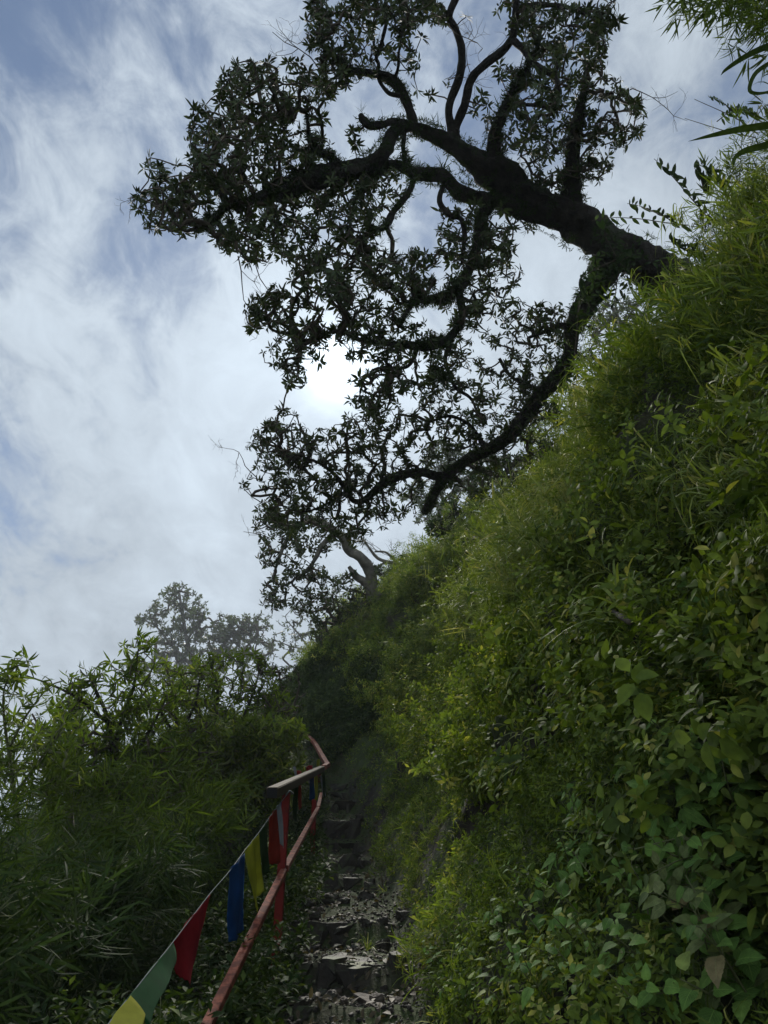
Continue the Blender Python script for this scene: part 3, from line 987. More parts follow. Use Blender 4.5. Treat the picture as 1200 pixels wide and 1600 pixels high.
# moss cushions and hanging grassy epiphytes along the limbs
gm, ge = Geo(), Geo()
moss_t = [t_tuft(16, 0.05, 0.006, 0.5, 80, 3) for _ in range(3)]
epi_t = [t_tuft(9, 0.17, 0.007, 0.35, 50, 4) for _ in range(3)]
for li, (dens, ed) in {0: (450, 70), 1: (260, 46), 12: (30, 3), 13: (90, 8), 20: (420, 26), 2: (120, 4), 3: (160, 8), 8: (90, 10), 15: (200, 12), 17: (160, 8), 14: (60, 3)}.items():
    lm = np.array(TL[li], float)
    w = np.array([P(a, b, c) for a, b, c, _ in lm])
    k = len(lm) * 12
    pts = catmull(w, k); rr = catmull(np.repeat((lm[:, 3] * lm[:, 2] / FPX)[:, None], 3, 1), k)[:, 0]
    idx = rng.integers(1, k - 1, dens)
    tg = unit(pts[np.minimum(idx + 1, k - 1)] - pts[idx - 1])
    rd = rng.normal(size=(dens, 3)); rd = unit(rd - tg * np.sum(rd * tg, 1, keepdims=True))
    scatter(gm, moss_t, pts[idx] + rd * rr[idx][:, None] * 0.93, unit(rd + np.array([0, 0, -.2])), rng.uniform(.6, 1.7, dens))
    idx = rng.integers(1, k - 1, ed)
    rd = rng.normal(size=(ed, 3)) * np.array([.6, .6, .3]) + np.array([0, 0, .9 if li != 13 else .2])
    rd = unit(rd)
    scatter(ge, epi_t, pts[idx] + rd * rr[idx][:, None] * 0.8, rd, rng.uniform(.5, 1.25, ed))
gm.build('moss', MT['dark_shrub'], tree)
ge.build('epiphytic_grass', MT['dark_shrub'], tree)

# bare twigs and leafy climbers on the trunk
gb = Geo()
for (px, py, d, dx, dz, ln) in [(372, 400, 6.6, -.5, -.8, .5), (395, 395, 6.6, -.2, -1, .45), (500, 110, 6.8, -1, .6, .5), (985, 140, 6.7, .5, .8, .45), (400, 745, 8.0, -1, .1, .4),
                                (430, 835, 8.4, -1, -.2, .45), (700, 125, 7.2, .9, .3, .5), (250, 300, 6.5, -1, .3, .3), (740, 610, 7.4, 1, .1, .5), (820, 60, 7, .3, .9, .4), (690, 30, 7, 1, -.4, .4)]:
    gb = Geo()
    bare_twig(gb, P(px, py, d), np.array([dx, rng.normal() * .3, dz]), ln * 1.0, 0.006, 3)
    gb.build('bare_twig', MT['twig'], tree)
vine = empty('climbing_vine', P(985, 420, 7.5), 'small-leaved vine climbing the fork of the leaning tree trunk', 'vine')
gv = Geo(); gs = Geo()
vt = [t_rosette(3, 0.075, 0.030, 3, (70, 110), .3) for _ in range(3)]
for (x0, y0, x1, y1, n) in [(1010, 455, 935, 350, 42), (960, 440, 900, 500, 30), (1000, 400, 960, 470, 26), (905, 470, 880, 590, 22), (980, 380, 930, 420, 24)]:
    a, b = P(x0, y0, 7.35), P(x1, y1, 7.45)
    q = catmull([a, (a + b) / 2 + rng.normal(size=3) * .1, b], n)
    tube(gs, q, np.full(n, .006), 4, 0)
    scatter(gv, vt, q + rng.normal(size=(n, 3)) * .07, unit(np.array([-.2, -.9, -.2]) + rng.normal(size=(n, 3)) * .5), rng.uniform(.7, 1.2, n))
gs.build('stem', MT['twig'], vine)
gv.build('foliage', MT['dark_shrub'], vine)

# ------------------------------------------------------------------ second tree on the spur, with a pale crooked trunk
t2 = empty('crooked_tree', P(592, 965, 15.5), 'smaller dark tree with a pale crooked trunk on the spur where the path disappears', 'tree')
D2 = 15.5
woody(t2, [
 [(594,968,D2,11),(586,940,D2,11),(580,912,D2,10),(578,893,D2,10),(564,872,D2-.1,8),(546,860,D2-.1,9),(538,842,D2-.2,8),(524,830,D2-.2,7),(508,820,D2-.3,7),(490,812,D2-.4,5),(465,822,D2-.5,4),(445,850,D2-.6,3),(430,890,D2-.7,2)],
 [(584,925,D2,8),(568,908,D2,7),(556,900,D2,6),(545,885,D2,3)],
 [(524,832,D2-.2,5),(505,850,D2-.3,4),(488,880,D2-.4,3),(465,905,D2-.4,2)],
 [(590,950,D2,6),(565,975,D2-.1,4),(540,985,D2-.2,3),(520,975,D2-.2,2)],
 [(588,935,D2,5),(610,905,D2+.1,4),(630,895,D2+.1,3)],
 ],
 [(440,820,46,36,.85),(480,835,44,34,.85),(440,870,34,40,.9),(480,880,34,36,.8),(430,925,26,26,.85),(460,935,34,22,.75),(500,925,34,30,.6),(525,950,34,40,.85),(560,975,36,36,.85),(545,1005,40,20,.8),(505,985,22,28,.7),
  (585,930,40,26,.8),(610,900,40,24,.85),(635,890,26,22,.85),(600,960,40,20,.8),(545,915,30,20,.5),(470,955,24,14,.5)],
 [(555,850,20,16),(520,880,16,20)],
 [t_rosette(7, .12, .045, 2, (50, 110), .3) for _ in range(4)], 9.5, MT['tree_leaf'], MT['grey_bark'], (.75, 1.1), layers=2.6, thick=.7, gap=.34, twig_px=.7)
dead = empty('dead_branch', P(640, 905, 16.5), 'bare grey branching dead snag against the sky above the spur', 'dead tree')
gdb = Geo()
for pts in [[(655,915,4),(640,895,3.2),(622,882,3),(605,878,3),(590,872,2.4),(578,858,2),(570,845,1.5)],[(622,882,2.6),(610,868,2),(600,862,1.6),(585,862,1.2)],[(640,897,2.6),(634,882,2.2),(628,872,2),(632,866,1.5)],[(605,878,2),(592,884,1.5),(585,893,1)]]:
    q = catmull([P(a, b, 16.5) for a, b, _ in pts], 16)
    tube(gdb, q, np.interp(np.linspace(0, 1, 16), np.linspace(0, 1, len(pts)), [c * 16.5 / FPX for _, _, c in pts]), 6, .15)
for k in range(6):
    bare_twig(gdb, P(575 + k * 12, 855 + k * 5, 16.5), np.array([-.6, 0, .8]) + rng.normal(size=3) * .4, .5, .008, 2)
gdb.build('branch', MT['grey_bark'], dead)

# ------------------------------------------------------------------ far hazy trees
far_t = [t_rosette(7, .30, .12, 2, (40, 120), .2) for _ in range(4)]


def far_tree(name, label, base, limbs, blobs, spacing, holes=(), mat='far_leaf', layers=2.0, gap=.22, sc=1.0, cat='tree', group='trees fading in the mist', tw=.6):
    r = empty(name, base, label, cat, group)
    woody(r, limbs, blobs, holes, far_t, spacing, MT[mat], MT['grey_bark'], (.7 * sc, 1.15 * sc), layers=layers, thick=1.2, gap=gap, twig_px=tw, sides=7)
    return r


DF = 72.0
far_tree('misty_tree', 'tall misty grey tree, the highest crown on the left behind the shrubs', P(310, 1130, DF),
 [[(312,1135,DF,6),(306,1080,DF,5),(300,1040,DF,4),(292,1000,DF,3),(285,960,DF,2.5),(280,925,DF,1.5)],
  [(300,1040,DF,3),(270,1010,DF,2),(245,980,DF,1.5),(228,970,DF,1)],[(304,1060,DF,3),(335,1025,DF,2.4),(360,995,DF,2),(385,985,DF,1.5),(410,985,DF,1)],[(292,1000,DF,2.2),(310,975,DF,1.6),(325,965,DF,1)]],
 [(275,930,22,20,.8),(262,955,26,24,.85),(295,955,28,30,.85),(232,968,17,12,.8),(285,990,40,24,.75),(355,985,26,24,.95),(385,990,34,26,.85),(412,975,14,16,.7),(260,1000,30,18,.5),(340,1015,50,24,.7),(400,1010,30,20,.6),(290,1030,50,26,.7),
  (310,1060,60,30,.6),(220,1045,34,14,.5),(370,1040,50,30,.6)], 5.2, gap=.27, sc=1.4, layers=2.6)
DG = 66.0
far_tree('misty_tree', 'thin pale misty tree with open see-through twigs, right of the tallest misty crown', P(478, 1090, DG),
 [[(478,1095,DG,3),(484,1060,DG,2.4),(488,1035,DG,2),(480,1010,DG,1.6),(462,985,DG,1.2),(448,970,DG,.8)],[(486,1040,DG,1.8),(505,1015,DG,1.3),(520,1000,DG,1),(540,985,DG,.8)],[(482,1015,DG,1.4),(455,1010,DG,1),(430,1000,DG,.7)]],
 [(470,975,34,26,.45),(455,1005,44,26,.45),(500,990,40,30,.4),(440,1035,30,24,.3),(500,1040,30,30,.35)], 6.5, gap=.2, sc=1.2, layers=2.0)
DH = 50.0
far_tree('misty_tree', 'grey misty tree crown filling the gap under the lower limb above the spur', P(700, 850, DH),
 [[(704,860,DH,5),(698,810,DH,4),(690,770,DH,3),(688,735,DH,2),(692,705,DH,1.4)],[(696,800,DH,2.4),(670,780,DH,1.8),(650,775,DH,1)],[(694,780,DH,2.2),(722,755,DH,1.6),(745,740,DH,1)]],
 [(690,720,34,34,.8),(680,770,44,34,.85),(660,800,30,24,.7),(720,760,44,30,.8),(700,810,44,26,.85),(650,780,24,20,.6),(740,730,36,30,.8),(780,745,40,30,.8)], 5.8, sc=1.1, gap=.3)
far_tree('misty_tree', 'rounded misty grey tree crown seen just below the fork of the leaning trunk', P(975, 540, 28),
 [[(975,545,28,5),(970,510,28,4),(962,490,28,3),(955,478,28,2)],[(970,512,28,3),(985,490,28,2),(995,478,28,1)],[(968,505,28,2),(945,500,28,1.5),(932,505,28,1)]],
 [(960,500,36,34,.95),(985,495,32,30,.9),(945,520,26,24,.9),(975,525,40,26,.9)], 5.5, sc=.42, gap=.34, layers=3.0)

# ------------------------------------------------------------------ shrubs standing on the spur crest
lan_t = [t_rosette(8, .085, .022, 3, (50, 110), .35) for _ in range(4)]


def shrub(name, label, base, limbs, blobs, spacing, mat, tpl, holes=(), sc=(.75, 1.2), layers=2.2, gap=.3, thick=.4, bark='twig', cat='shrub', group=None, droop=.15, tw=.8):
    r = empty(name, base, label, cat, group)
    woody(r, limbs, blobs, holes, tpl, spacing, MT[mat], MT[bark], sc, layers=layers, thick=thick, gap=gap, droop=droop, twig_px=tw, sides=6,
          limb_names=['stem'] * len(limbs))
    return r


shrub('crest_shrub', 'dark rounded leafy bush on the crest beneath the lowest limb of the big tree', P(760, 800, 13.8),
 [[(765,810,13.8,5),(755,780,13.8,4),(735,770,13.7,2)],[(765,808,13.8,4),(790,765,13.8,3),(800,740,13.8,2)],[(765,808,13.8,4),(715,800,13.6,3),(690,815,13.6,2)]],
 [(735,795,50,30,1),(700,820,34,22,1),(780,765,50,36,.95),(820,740,40,36,.9),(850,715,40,30,.9),(760,740,30,30,.7)], 9, 'dark_shrub', ros, sc=(1.0, 1.6), gap=.6, layers=3.2)
shrub('crest_shrub', 'light see-through shrub on the crest just right of the thick lower limb', P(900, 680, 10.5),
 [[(905,690,10.5,4),(895,650,10.5,3),(890,615,10.5,2),(885,595,10.5,1)],[(900,665,10.5,3),(925,620,10.5,2),(935,580,10.5,1)],[(898,660,10.5,3),(868,665,10.5,2),(850,680,10.5,1)]],
 [(905,625,45,50,.55),(880,660,46,40,.65),(935,580,40,50,.8),(850,690,40,26,.7),(930,620,40,40,.7),(960,560,40,30,.9)], 8.5, 'shrub', lan_t, gap=.28, layers=2.4, sc=(.7, 1.2))

# ------------------------------------------------------------------ left side: willow-leaved shrubs and small trees
hang_t = [t_rosette(n, .135, .024, 4, (60, 125), .45) for n in (5, 6, 7, 6)]
G_LEFT = 'shrubs along the left edge of the path'
shrub('willow_leaf_shrub', 'tall shrub with narrow drooping leaves whose arching tip rises highest at the left', P(205, 1290, 6.8),
 [[(196,1300,6.8,6),(186,1235,6.8,5),(176,1180,6.8,4.5),(168,1120,6.8,3.5),(150,1080,6.8,2.5),(140,1055,6.8,1.5)],
  [(176,1180,6.8,4),(192,1120,6.7,3),(210,1070,6.6,2.4),(214,1030,6.5,1.6),(218,1005,6.5,1)],
  [(186,1235,6.8,4),(215,1175,6.7,3),(240,1130,6.6,2.4),(258,1095,6.6,1.5)],
  [(170,1130,6.8,3),(120,1090,6.7,2),(80,1070,6.6,1.5),(40,1055,6.5,1)]],
 [(215,1015,24,20,.55),(205,1045,38,24,.6),(165,1060,44,24,.6),(130,1080,40,26,.7),(235,1085,40,40,.7),(190,1100,60,30,.65),(150,1130,60,40,.7),(240,1140,50,40,.7),(190,1180,80,40,.8),(120,1170,60,40,.7),(230,1220,70,40,.9),(140,1230,80,40,.85)],
 9.5, 'shrub', hang_t, gap=.32, layers=2.5, droop=.35, sc=(.5, .9), group=G_LEFT, bark='bark')
shrub('willow_leaf_shrub', 'sparse narrow-leaved shrub at the far left edge, leaf tufts against the sky', P(20, 1290, 5.2),
 [[(30,1300,5.2,4),(20,1220,5.2,3),(10,1150,5.2,2.4),(5,1090,5.1,1.6),(15,1050,5.0,1)],
  [(24,1240,5.2,3),(60,1190,5.1,2),(90,1150,5.0,1.6),(100,1110,5,1)],
  [(14,1170,5.2,2.4),(40,1120,5.1,1.8),(75,1075,5,1.2),(100,1063,5,1)]],
 [(28,1040,22,16,.7),(10,1065,22,18,.6),(80,1075,30,14,.4),(30,1105,50,22,.5),(70,1125,50,24,.5),(20,1150,50,26,.5),(60,1180,60,30,.55),(15,1210,50,30,.6),(90,1220,50,36,.7)],
 11.5, 'shrub', hang_t, gap=.25, layers=2.3, droop=.35, sc=(.45, .8), group=G_LEFT, bark='stem')
shrub('bright_leaf_shrub', 'bright green leafy shrub right beside the far end of the handrail, left of the path', P(420, 1260, 8.5),
 [[(415,1280,8.5,4),(410,1230,8.5,3.4),(405,1185,8.5,2.6),(400,1150,8.5,2)],[(412,1240,8.5,3),(440,1200,8.5,2),(455,1165,8.5,1.4)],[(410,1225,8.5,3),(370,1190,8.4,2),(345,1160,8.4,1.4)]],
 [(430,1165,44,34,1),(455,1150,24,24,.9),(395,1150,50,30,1),(350,1165,46,34,1),(430,1205,46,36,1),(375,1210,60,40,1),(320,1195,46,40,1),(330,1240,60,40,1),(400,1250,60,36,1)],
 9.5, 'bamboo', lan_t, gap=.55, layers=3.2, sc=(.8, 1.35), group=G_LEFT, bark='stem')
shrub('arching_shrub', 'mid green shrub with dark arching stems, between the willow-leaved shrub and the handrail', P(345, 1230, 9.5),
 [[(350,1240,9.5,5),(345,1180,9.5,4),(338,1130,9.5,3),(340,1080,9.5,2.4),(330,1040,9.5,1.4)],[(345,1180,9.5,3),(375,1130,9.5,2.4),(395,1085,9.4,2),(405,1050,9.4,1)],[(342,1150,9.5,3),(305,1110,9.5,2.4),(290,1080,9.5,1.5)],
  [(395,1090,9.4,2),(430,1085,9.4,1.5),(450,1100,9.3,1)]],
 [(335,1040,46,22,.8),(375,1035,40,18,.75),(320,1075,50,30,.8),(370,1080,60,32,.85),(405,1070,30,26,.7),(300,1110,44,36,.75),(350,1125,60,36,.85),(400,1120,50,34,.85),(270,1140,30,40,.7),(320,1165,60,30,.9),(430,1110,30,34,.6),(260,1190,50,40,.9)],
 9.5, 'shrub', hang_t, gap=.50, layers=3.0, droop=.25, sc=(.55, .95), group=G_LEFT, bark='bark')
shrub('small_leaf_bush', 'airy dark small-leaved bush behind the path top, below the thin pale tree', P(450, 1160, 11.5),
 [[(448,1170,11.5,4),(445,1120,11.5,3),(440,1080,11.5,2),(436,1050,11.5,1.2)],[(446,1130,11.5,3),(462,1095,11.5,2),(468,1070,11.5,1)]],
 [(440,1055,30,24,.6),(460,1080,22,28,.6),(430,1090,30,30,.7),(455,1120,22,28,.7),(415,1110,30,30,.8)],
 8, 'dark_shrub', ros, gap=.3, layers=2.3, sc=(.6, .95), group=G_LEFT)

shrub('feathery_shrub', 'light feathery shrub filling the space between the two willow-leaved shrubs', P(110, 1290, 7.5),
 [[(112,1300,7.5,5),(108,1230,7.5,4),(104,1170,7.5,3),(112,1120,7.5,2),(120,1085,7.5,1.2)],[(106,1200,7.5,3),(70,1150,7.4,2.2),(50,1115,7.4,1.4)],[(106,1180,7.5,3),(140,1150,7.4,2),(165,1120,7.4,1.2)]],
 [(115,1110,40,24,.6),(60,1140,44,26,.6),(140,1150,50,30,.7),(90,1180,60,34,.7),(30,1180,40,26,.6),(150,1200,50,30,.8),(60,1220,60,28,.7)],
 9.5, 'shrub', lan_t, gap=.25, layers=2.3, sc=(.7, 1.2), group=G_LEFT)
shrub('leafy_sapling', 'leafy sapling standing highest over the middle of the left thicket', P(285, 1240, 8.0),
 [[(286,1250,8.0,5),(282,1190,8.0,4),(276,1130,8.0,3),(272,1085,8.0,2),(262,1052,8.0,1.2)],[(280,1160,8.0,3),(250,1110,7.9,2.2),(238,1075,7.9,1.4)],[(279,1150,8.0,3),(305,1100,7.9,2.2),(312,1060,7.9,1.4)]],
 [(262,1050,30,18,.6),(240,1075,30,24,.7),(280,1080,40,28,.7),(312,1062,26,26,.7),(260,1115,50,30,.8),(305,1110,40,30,.8),(270,1150,56,34,.85),(300,1180,56,34,.9),(240,1190,50,34,.9)],
 9.5, 'bamboo', hang_t, gap=.34, layers=2.6, droop=.3, sc=(.5, .85), group=G_LEFT, bark='bark')

# ------------------------------------------------------------------ bamboo clumps
fan_t = [t_fan(n, .15, .0125, .9, 3) for n in (5, 6, 7, 8)]


def bamboo(label, base, tips, leaves=60, r=0.008, spread=.16, sc=(.7, 1.15), mat='bamboo', group=None, hang=.5, name='bamboo', start=.35, tpl=None, bend=None, light=0.0):
    """culms from the base to given tips, bending over under their own weight, with fans of narrow leaves"""
    root = empty(name, base, label, name.replace('_', ' '), group)
    gl = Geo()
    for tip in tips:
        tip = np.asarray(tip)
        base_k = np.asarray(base) + rng.normal(size=3) * np.array([.08, .08, 0])
        midp = base_k * .45 + tip * .55 + np.array([0, 0, np.linalg.norm(tip - base_k) * (0.16 if bend is None else bend)])
        q = catmull([base_k, base_k * .6 + midp * .4 + np.array([0, 0, .04]), midp, tip], 26)
        g = Geo()
        rr = np.linspace(r, r * .22, 26)
        rr[::4] *= 1.25
        tube(g, q, rr, 6)
        n = leaves
        t = start + (1 - start) * rng.random(n) ** .8
        k = np.minimum((t * 25).astype(int), 24)
        pos = q[k] + rng.normal(size=(n, 3)) * spread * (0.4 + .6 * np.sin(np.pi * np.clip(t, 0, 1)))[:, None]
        for a in range(0, n, 5):
            tube(g, [q[k[a]], (q[k[a]] + pos[a]) / 2 + np.array([0, 0, .02]), pos[a]], [r * .3, r * .25, r * .15], 3)
        g.build('culm', MT['stem'], root)
        ax = unit(unit(q[np.minimum(k + 1, 25)] - q[np.maximum(k - 1, 0)]) * .6 + rng.normal(size=(n, 3)) * .45 + np.array([0, 0, -hang]))
        scatter(gl, tpl or fan_t, pos, ax, rng.uniform(sc[0], sc[1], n), tint_shift=rng.normal(size=n) * .07 + light)
    gl.build('foliage', MT[mat], root)
    return root


GB = 'bamboo along the left edge of the path'
gz0 = lambda x, y: float(G1[np.unravel_index(np.argmin((G1[:, :, 0] - x) ** 2 + (G1[:, :, 1] - y) ** 2), G1.shape[:2])][2])


def gp(x, y, dz=-.05):
    return np.array([x, y, gz0(x, y) + dz])


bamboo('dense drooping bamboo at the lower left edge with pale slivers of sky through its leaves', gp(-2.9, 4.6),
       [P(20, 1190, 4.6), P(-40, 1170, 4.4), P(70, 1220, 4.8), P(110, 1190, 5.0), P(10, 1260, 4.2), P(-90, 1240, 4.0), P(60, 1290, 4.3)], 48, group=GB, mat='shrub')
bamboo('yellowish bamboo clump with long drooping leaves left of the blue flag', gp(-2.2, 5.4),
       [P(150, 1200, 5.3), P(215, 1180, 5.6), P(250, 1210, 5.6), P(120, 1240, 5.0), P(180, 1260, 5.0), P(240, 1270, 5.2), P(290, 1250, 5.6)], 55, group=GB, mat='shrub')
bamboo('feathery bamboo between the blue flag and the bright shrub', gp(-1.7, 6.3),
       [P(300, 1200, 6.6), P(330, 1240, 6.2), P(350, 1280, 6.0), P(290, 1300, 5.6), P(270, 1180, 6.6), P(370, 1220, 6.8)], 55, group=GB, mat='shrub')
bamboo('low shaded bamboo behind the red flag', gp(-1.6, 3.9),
       [P(200, 1330, 4.2), P(250, 1360, 4.2), P(150, 1360, 4.0), P(290, 1340, 4.6), P(230, 1300, 4.6), P(320, 1330, 5.0)], 70, group=GB, mat='dark_shrub')  # darker leaf copy, shade of the low bank in the colour
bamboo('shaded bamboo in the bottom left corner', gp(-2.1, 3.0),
       [P(20, 1400, 3.1), P(90, 1380, 3.3), P(-40, 1440, 2.9), P(60, 1470, 2.8), P(130, 1430, 3.2), P(-80, 1370, 3.1), P(20, 1340, 3.6), P(100, 1320, 3.8)], 60, group=GB, mat='dark_shrub')  # corner shade painted by the darker leaf material

# bamboo hanging in from the hillside at the upper right
GR = 'bamboo on the right hillside'
fan2 = [t_fan(n, .17, .0125, .6, 3) for n in (6, 7, 8)]
bamboo('bamboo spray with drooping pointed leaves hanging into the top right corner', np.array([3.9, 2.6, 5.3]),
       [P(1020, 10, 4.6), P(1060, 15, 4.6), P(1100, 5, 4.5), P(1040, -20, 4.6), P(1130, 20, 4.4)], 34, r=.006, spread=.10, sc=(.7, 1.15), group=GR, hang=.9, tpl=fan2, start=.55, bend=.10, mat='shrub')
bamboo('dense bamboo foliage at the top right edge, above the two curled reed blades', np.array([3.9, 2.2, 5.0]),
       [P(1170, 20, 4.2), P(1200, 50, 4.1), P(1165, 60, 4.2), P(1215, 10, 4.1), P(1190, 90, 4.0), P(1150, 40, 4.2)], 60, r=.006, spread=.12, sc=(.5, .9), group=GR, hang=.7, tpl=fan2, start=.6, bend=.1, mat='shrub')
bamboo('bamboo on the hill shoulder by the right edge, feathering out against the sky', gp(3.0, 4.6, -.2),
       [P(1145, 235, 5.4), P(1100, 320, 5.6), P(1185, 165, 5.2), P(1160, 200, 5.2), P(1130, 290, 5.4), P(1090, 370, 5.8), P(1170, 340, 5.0), P(1200, 270, 5.0)], 70, r=.007, spread=.15, sc=(.42, .75), group=GR, hang=.3, start=.3, bend=.1)
bamboo('bushy bamboo on the slope just under the butt of the leaning trunk', gp(2.9, 6.4, -.2),
       [P(1000, 540, 7.0), P(1040, 520, 6.8), P(960, 580, 7.4), P(1080, 500, 6.6), P(1120, 540, 6.2), P(1050, 580, 6.6), P(990, 620, 7)], 80, r=.007, spread=.18, sc=(.5, .85), group=GR, hang=.4, start=.2, bend=.08)
bamboo('feathery bamboo leaning over the butt of the trunk by the right edge', gp(3.1, 5.2, -.2),
       [P(1060, 430, 6.0), P(1110, 420, 5.8), P(1150, 400, 5.5), P(1080, 470, 6.0), P(1180, 430, 5.2), P(1130, 480, 5.6)], 80, r=.007, spread=.18, sc=(.45, .8), group=GR, hang=.4, start=.2, bend=.1)
# pinnate sprays standing out against the sky above the trunk
pin_t = Geo()
gpin = empty('pinnate_shrub', P(1120, 350, 5.8), 'thin twigs set with paired narrow leaflets, sticking out over the trunk against the sky', 'shrub')
gst, gle = Geo(), Geo()
for (pts, ll) in [([(1110,345),(1080,310),(1050,275),(1022,248)], .085), ([(1075,352),(1040,348),(1000,342),(955,340),(925,345)], .07), ([(1060,350),(1030,335),(1000,322),(980,318)], .06),
                  ([(1100,300),(1095,280),(1085,262)], .075), ([(1140,290),(1115,275),(1095,255)], .075), ([(1120,190),(1145,172),(1165,172),(1180,180)], .05), ([(1165,200),(1150,178),(1128,160),(1108,152)], .03),
                  ([(1185,210),(1150,185),(1085,155)], 0.0), ([(1180,215),(1135,205),(1070,185)], 0.0), ([(1095,395),(1060,385),(1045,372)], .05), ([(930,420),(905,440),(915,465)], .05)]:
    q = catmull([P(a, b, 5.6 if a > 1000 else 5.9) for a, b in pts], 22)
    tube(gst, q, np.linspace(.005, .002, 22), 4)
    if ll > 0:
        for i in range(2, 22, 2 if ll > .05 else 1):
            tg = unit(q[min(i + 1, 21)] - q[i - 1])
            for s in (-1, 1):
                d = unit(np.array([0, 0, 1.0]) * s * .9 + np.array([.45, 0, .3]) + tg * .15 + rng.normal(size=3) * .2)
                leaf_strip(gle, q[i], d, rng.normal(size=3) * .5 + np.array([0, -1.5, -1.0]), ll * 1.45 * rng.uniform(.7, 1.2), ll * .38, 4, .15, .1)
gst.build('twigs', MT['twig'], gpin)
gle.build('foliage', MT['dark_shrub'], gpin)
# big reed blades
GK = 'broad reed blades at the upper right edge'
for (lab, pts, w, fl) in [
    ('broad reed blade bending down only at its tip near the top right corner', [(1290,50),(1240,62),(1200,72),(1165,88),(1135,108),(1126,118)], .030, 0),
    ('curled reed blade looping back on itself near the top right corner', [(1290,60),(1240,78),(1205,97),(1180,115),(1171,140),(1185,146),(1215,142),(1240,150)], .020, 0),
    ('long pointed reed blade lying level over the bamboo on the right edge', [(1290,190),(1240,190),(1190,197),(1150,203),(1110,212),(1075,221)], .034, 0),
    ('dark reed blade arching down behind the level blade on the right edge', [(1290,200),(1240,212),(1200,226),(1165,235),(1148,247),(1146,262)], .034, 0)]:
    q = catmull([P(a, b, 3.6) for a, b in pts], 30)
    g = Geo()
    t = np.linspace(0, 1, 30)
    wd = w * np.clip((1 - t ** 3) * 1.05, 0.02, 1) / 2 * np.minimum(1, .5 + t * 2)
    tg = unit(np.gradient(q, axis=0))
    side = unit(np.cross(tg, unit(-q + np.array([0.3, 0, -.6]))))
    n2 = np.cross(side, tg)
    V = np.stack([q - side * wd[:, None] + n2 * .3 * wd[:, None], q, q + side * wd[:, None] + n2 * .3 * wd[:, None]], 1).reshape(-1, 3)
    lv, lt = [], []
    for i in range(29):
        a = 3 * i
        lv += [a, a + 1, a + 4, a + 3, a + 1, a + 2, a + 5, a + 4]; lt += [4, 4]
    g.add(V, lv, lt, np.full(len(V), .35), np.stack([np.tile([0, .5, 1], 30), np.repeat(t, 3)], -1))
    tag(g.build('reed_blade', MT['dark_shrub'], None, smooth=True, uv=True, origin=q[0]), lab, 'reed', GK)

# ------------------------------------------------------------------ ground cover of the hillside
def cover(name, tpls, n, vlo, vhi, ylo, yhi, mat, axis_mix, sc, off=(0, .15), dens=None, gapn=None, parent=None, lightn=.16, clump=.28):
    p, nr, v = surf_sample(n, vlo, vhi, ylo, yhi, dens)
    if gapn is not None:
        f = fnoise(p, gapn[0], gapn[2] if len(gapn) > 2 else 0)
        k = f > gapn[1]
        p, nr, v, f = p[k], nr[k], v[k], f[k]
    n = len(p)
    lift = rng.uniform(off[0], off[1], n)
    f2 = fnoise(p, 1.3, 9.1)
    f3 = fnoise(p, 2.4, 17.0)
    lift = lift * (1 + 1.4 * np.clip(f3, -.5, 1)) + np.clip(f3, 0, 1) * clump
    pos = p + nr * lift[:, None]
    ax = unit(nr * axis_mix[0] + np.array([0, 0, 1.0]) * axis_mix[1] + rng.normal(size=(n, 3)) * axis_mix[2])
    g = Geo()
    s = rng.uniform(sc[0], sc[1], n) * (1 + .3 * f2)
    scatter(g, tpls, pos, ax, s, tint_shift=f2 * .3 + rng.normal(size=n) * lightn)
    o = g.build(name, MT[mat])
    tag(o, kind='stuff')
    return o


sprig = [t_sprig(11, .045, .018, .10) for _ in range(6)]
sprig_n = [t_sprig(n, .043, .018, .11, 4) for n in (8, 9, 10, 12)] + [t_sprig(7, .06, .020, .12, 4), t_sprig(6, .055, .030, .08, 4)]
sprig_s = [t_sprig(9, .026, .012, .05) for _ in range(5)]
tuft = [t_tuft(13, .34, .010, .75, 60, 5) for _ in range(6)]
tuft_h = [t_tuft(n, .40, .0085, 1.15, 70, 6) for n in (9, 11, 13, 8)]
tuft_s = [t_tuft(12, .14, .005, .8, 70, 4) for _ in range(5)]
fan_s = [t_fan(n, .12, .0105, .9, 3, .10) for n in (6, 7, 8, 9)]
near = lambda c: 1.0 / np.clip(np.linalg.norm(c, axis=1), 1.6, 30) ** 1.1

# low herbs and moss-like cover from the path edge up
cover('low_herb_cover', sprig_s, 17000, 9.15, 11.2, .8, 11, 'herb', (1, .1, .5), (.7, 1.5), (0, .05), near, (1.6, -.25), clump=.1)
cover('mossy_grass_cover', tuft_s, 12000, 9.05, 12.0, 1.0, 11.5, 'herb', (.8, -.2, .35), (.6, 1.4), (0, .04), near, (1.1, -.1, 5), clump=.08)
cover('rock_moss_cover', tuft_s + sprig_s, 9000, 8.9, 10.3, 10.3, 22, 'dark_shrub', (.8, .1, .4), (1.2, 3.0), (0, .06))
cover('near_herb_cover', sprig_n, 11000, 9.6, 13.6, .3, 4.2, 'herb', (.9, .35, .5), (.55, 1.3), (0, .22), near, (1.9, -.16, 2))
upslope = lambda c: near(c) * np.where(c[:, 2] > 2.0 + .35 * (c[:, 1] - 3), .45, 1.0)
cover('leafy_herb_cover', sprig, 21000, 9.6, 13.6, 4.0, 11.5, 'herb', (.9, .35, .45), (.6, 1.35), (0, .22), upslope, (1.9, -.16, 2))
# hanging grass on the steep middle
cover('hanging_grass_cover', tuft_h, 11000, 10.4, 12.9, 2.2, 20, 'grass', (1, .45, .35), (.5, 1.15), (.14, .40), near, (.9, -.10, 7))
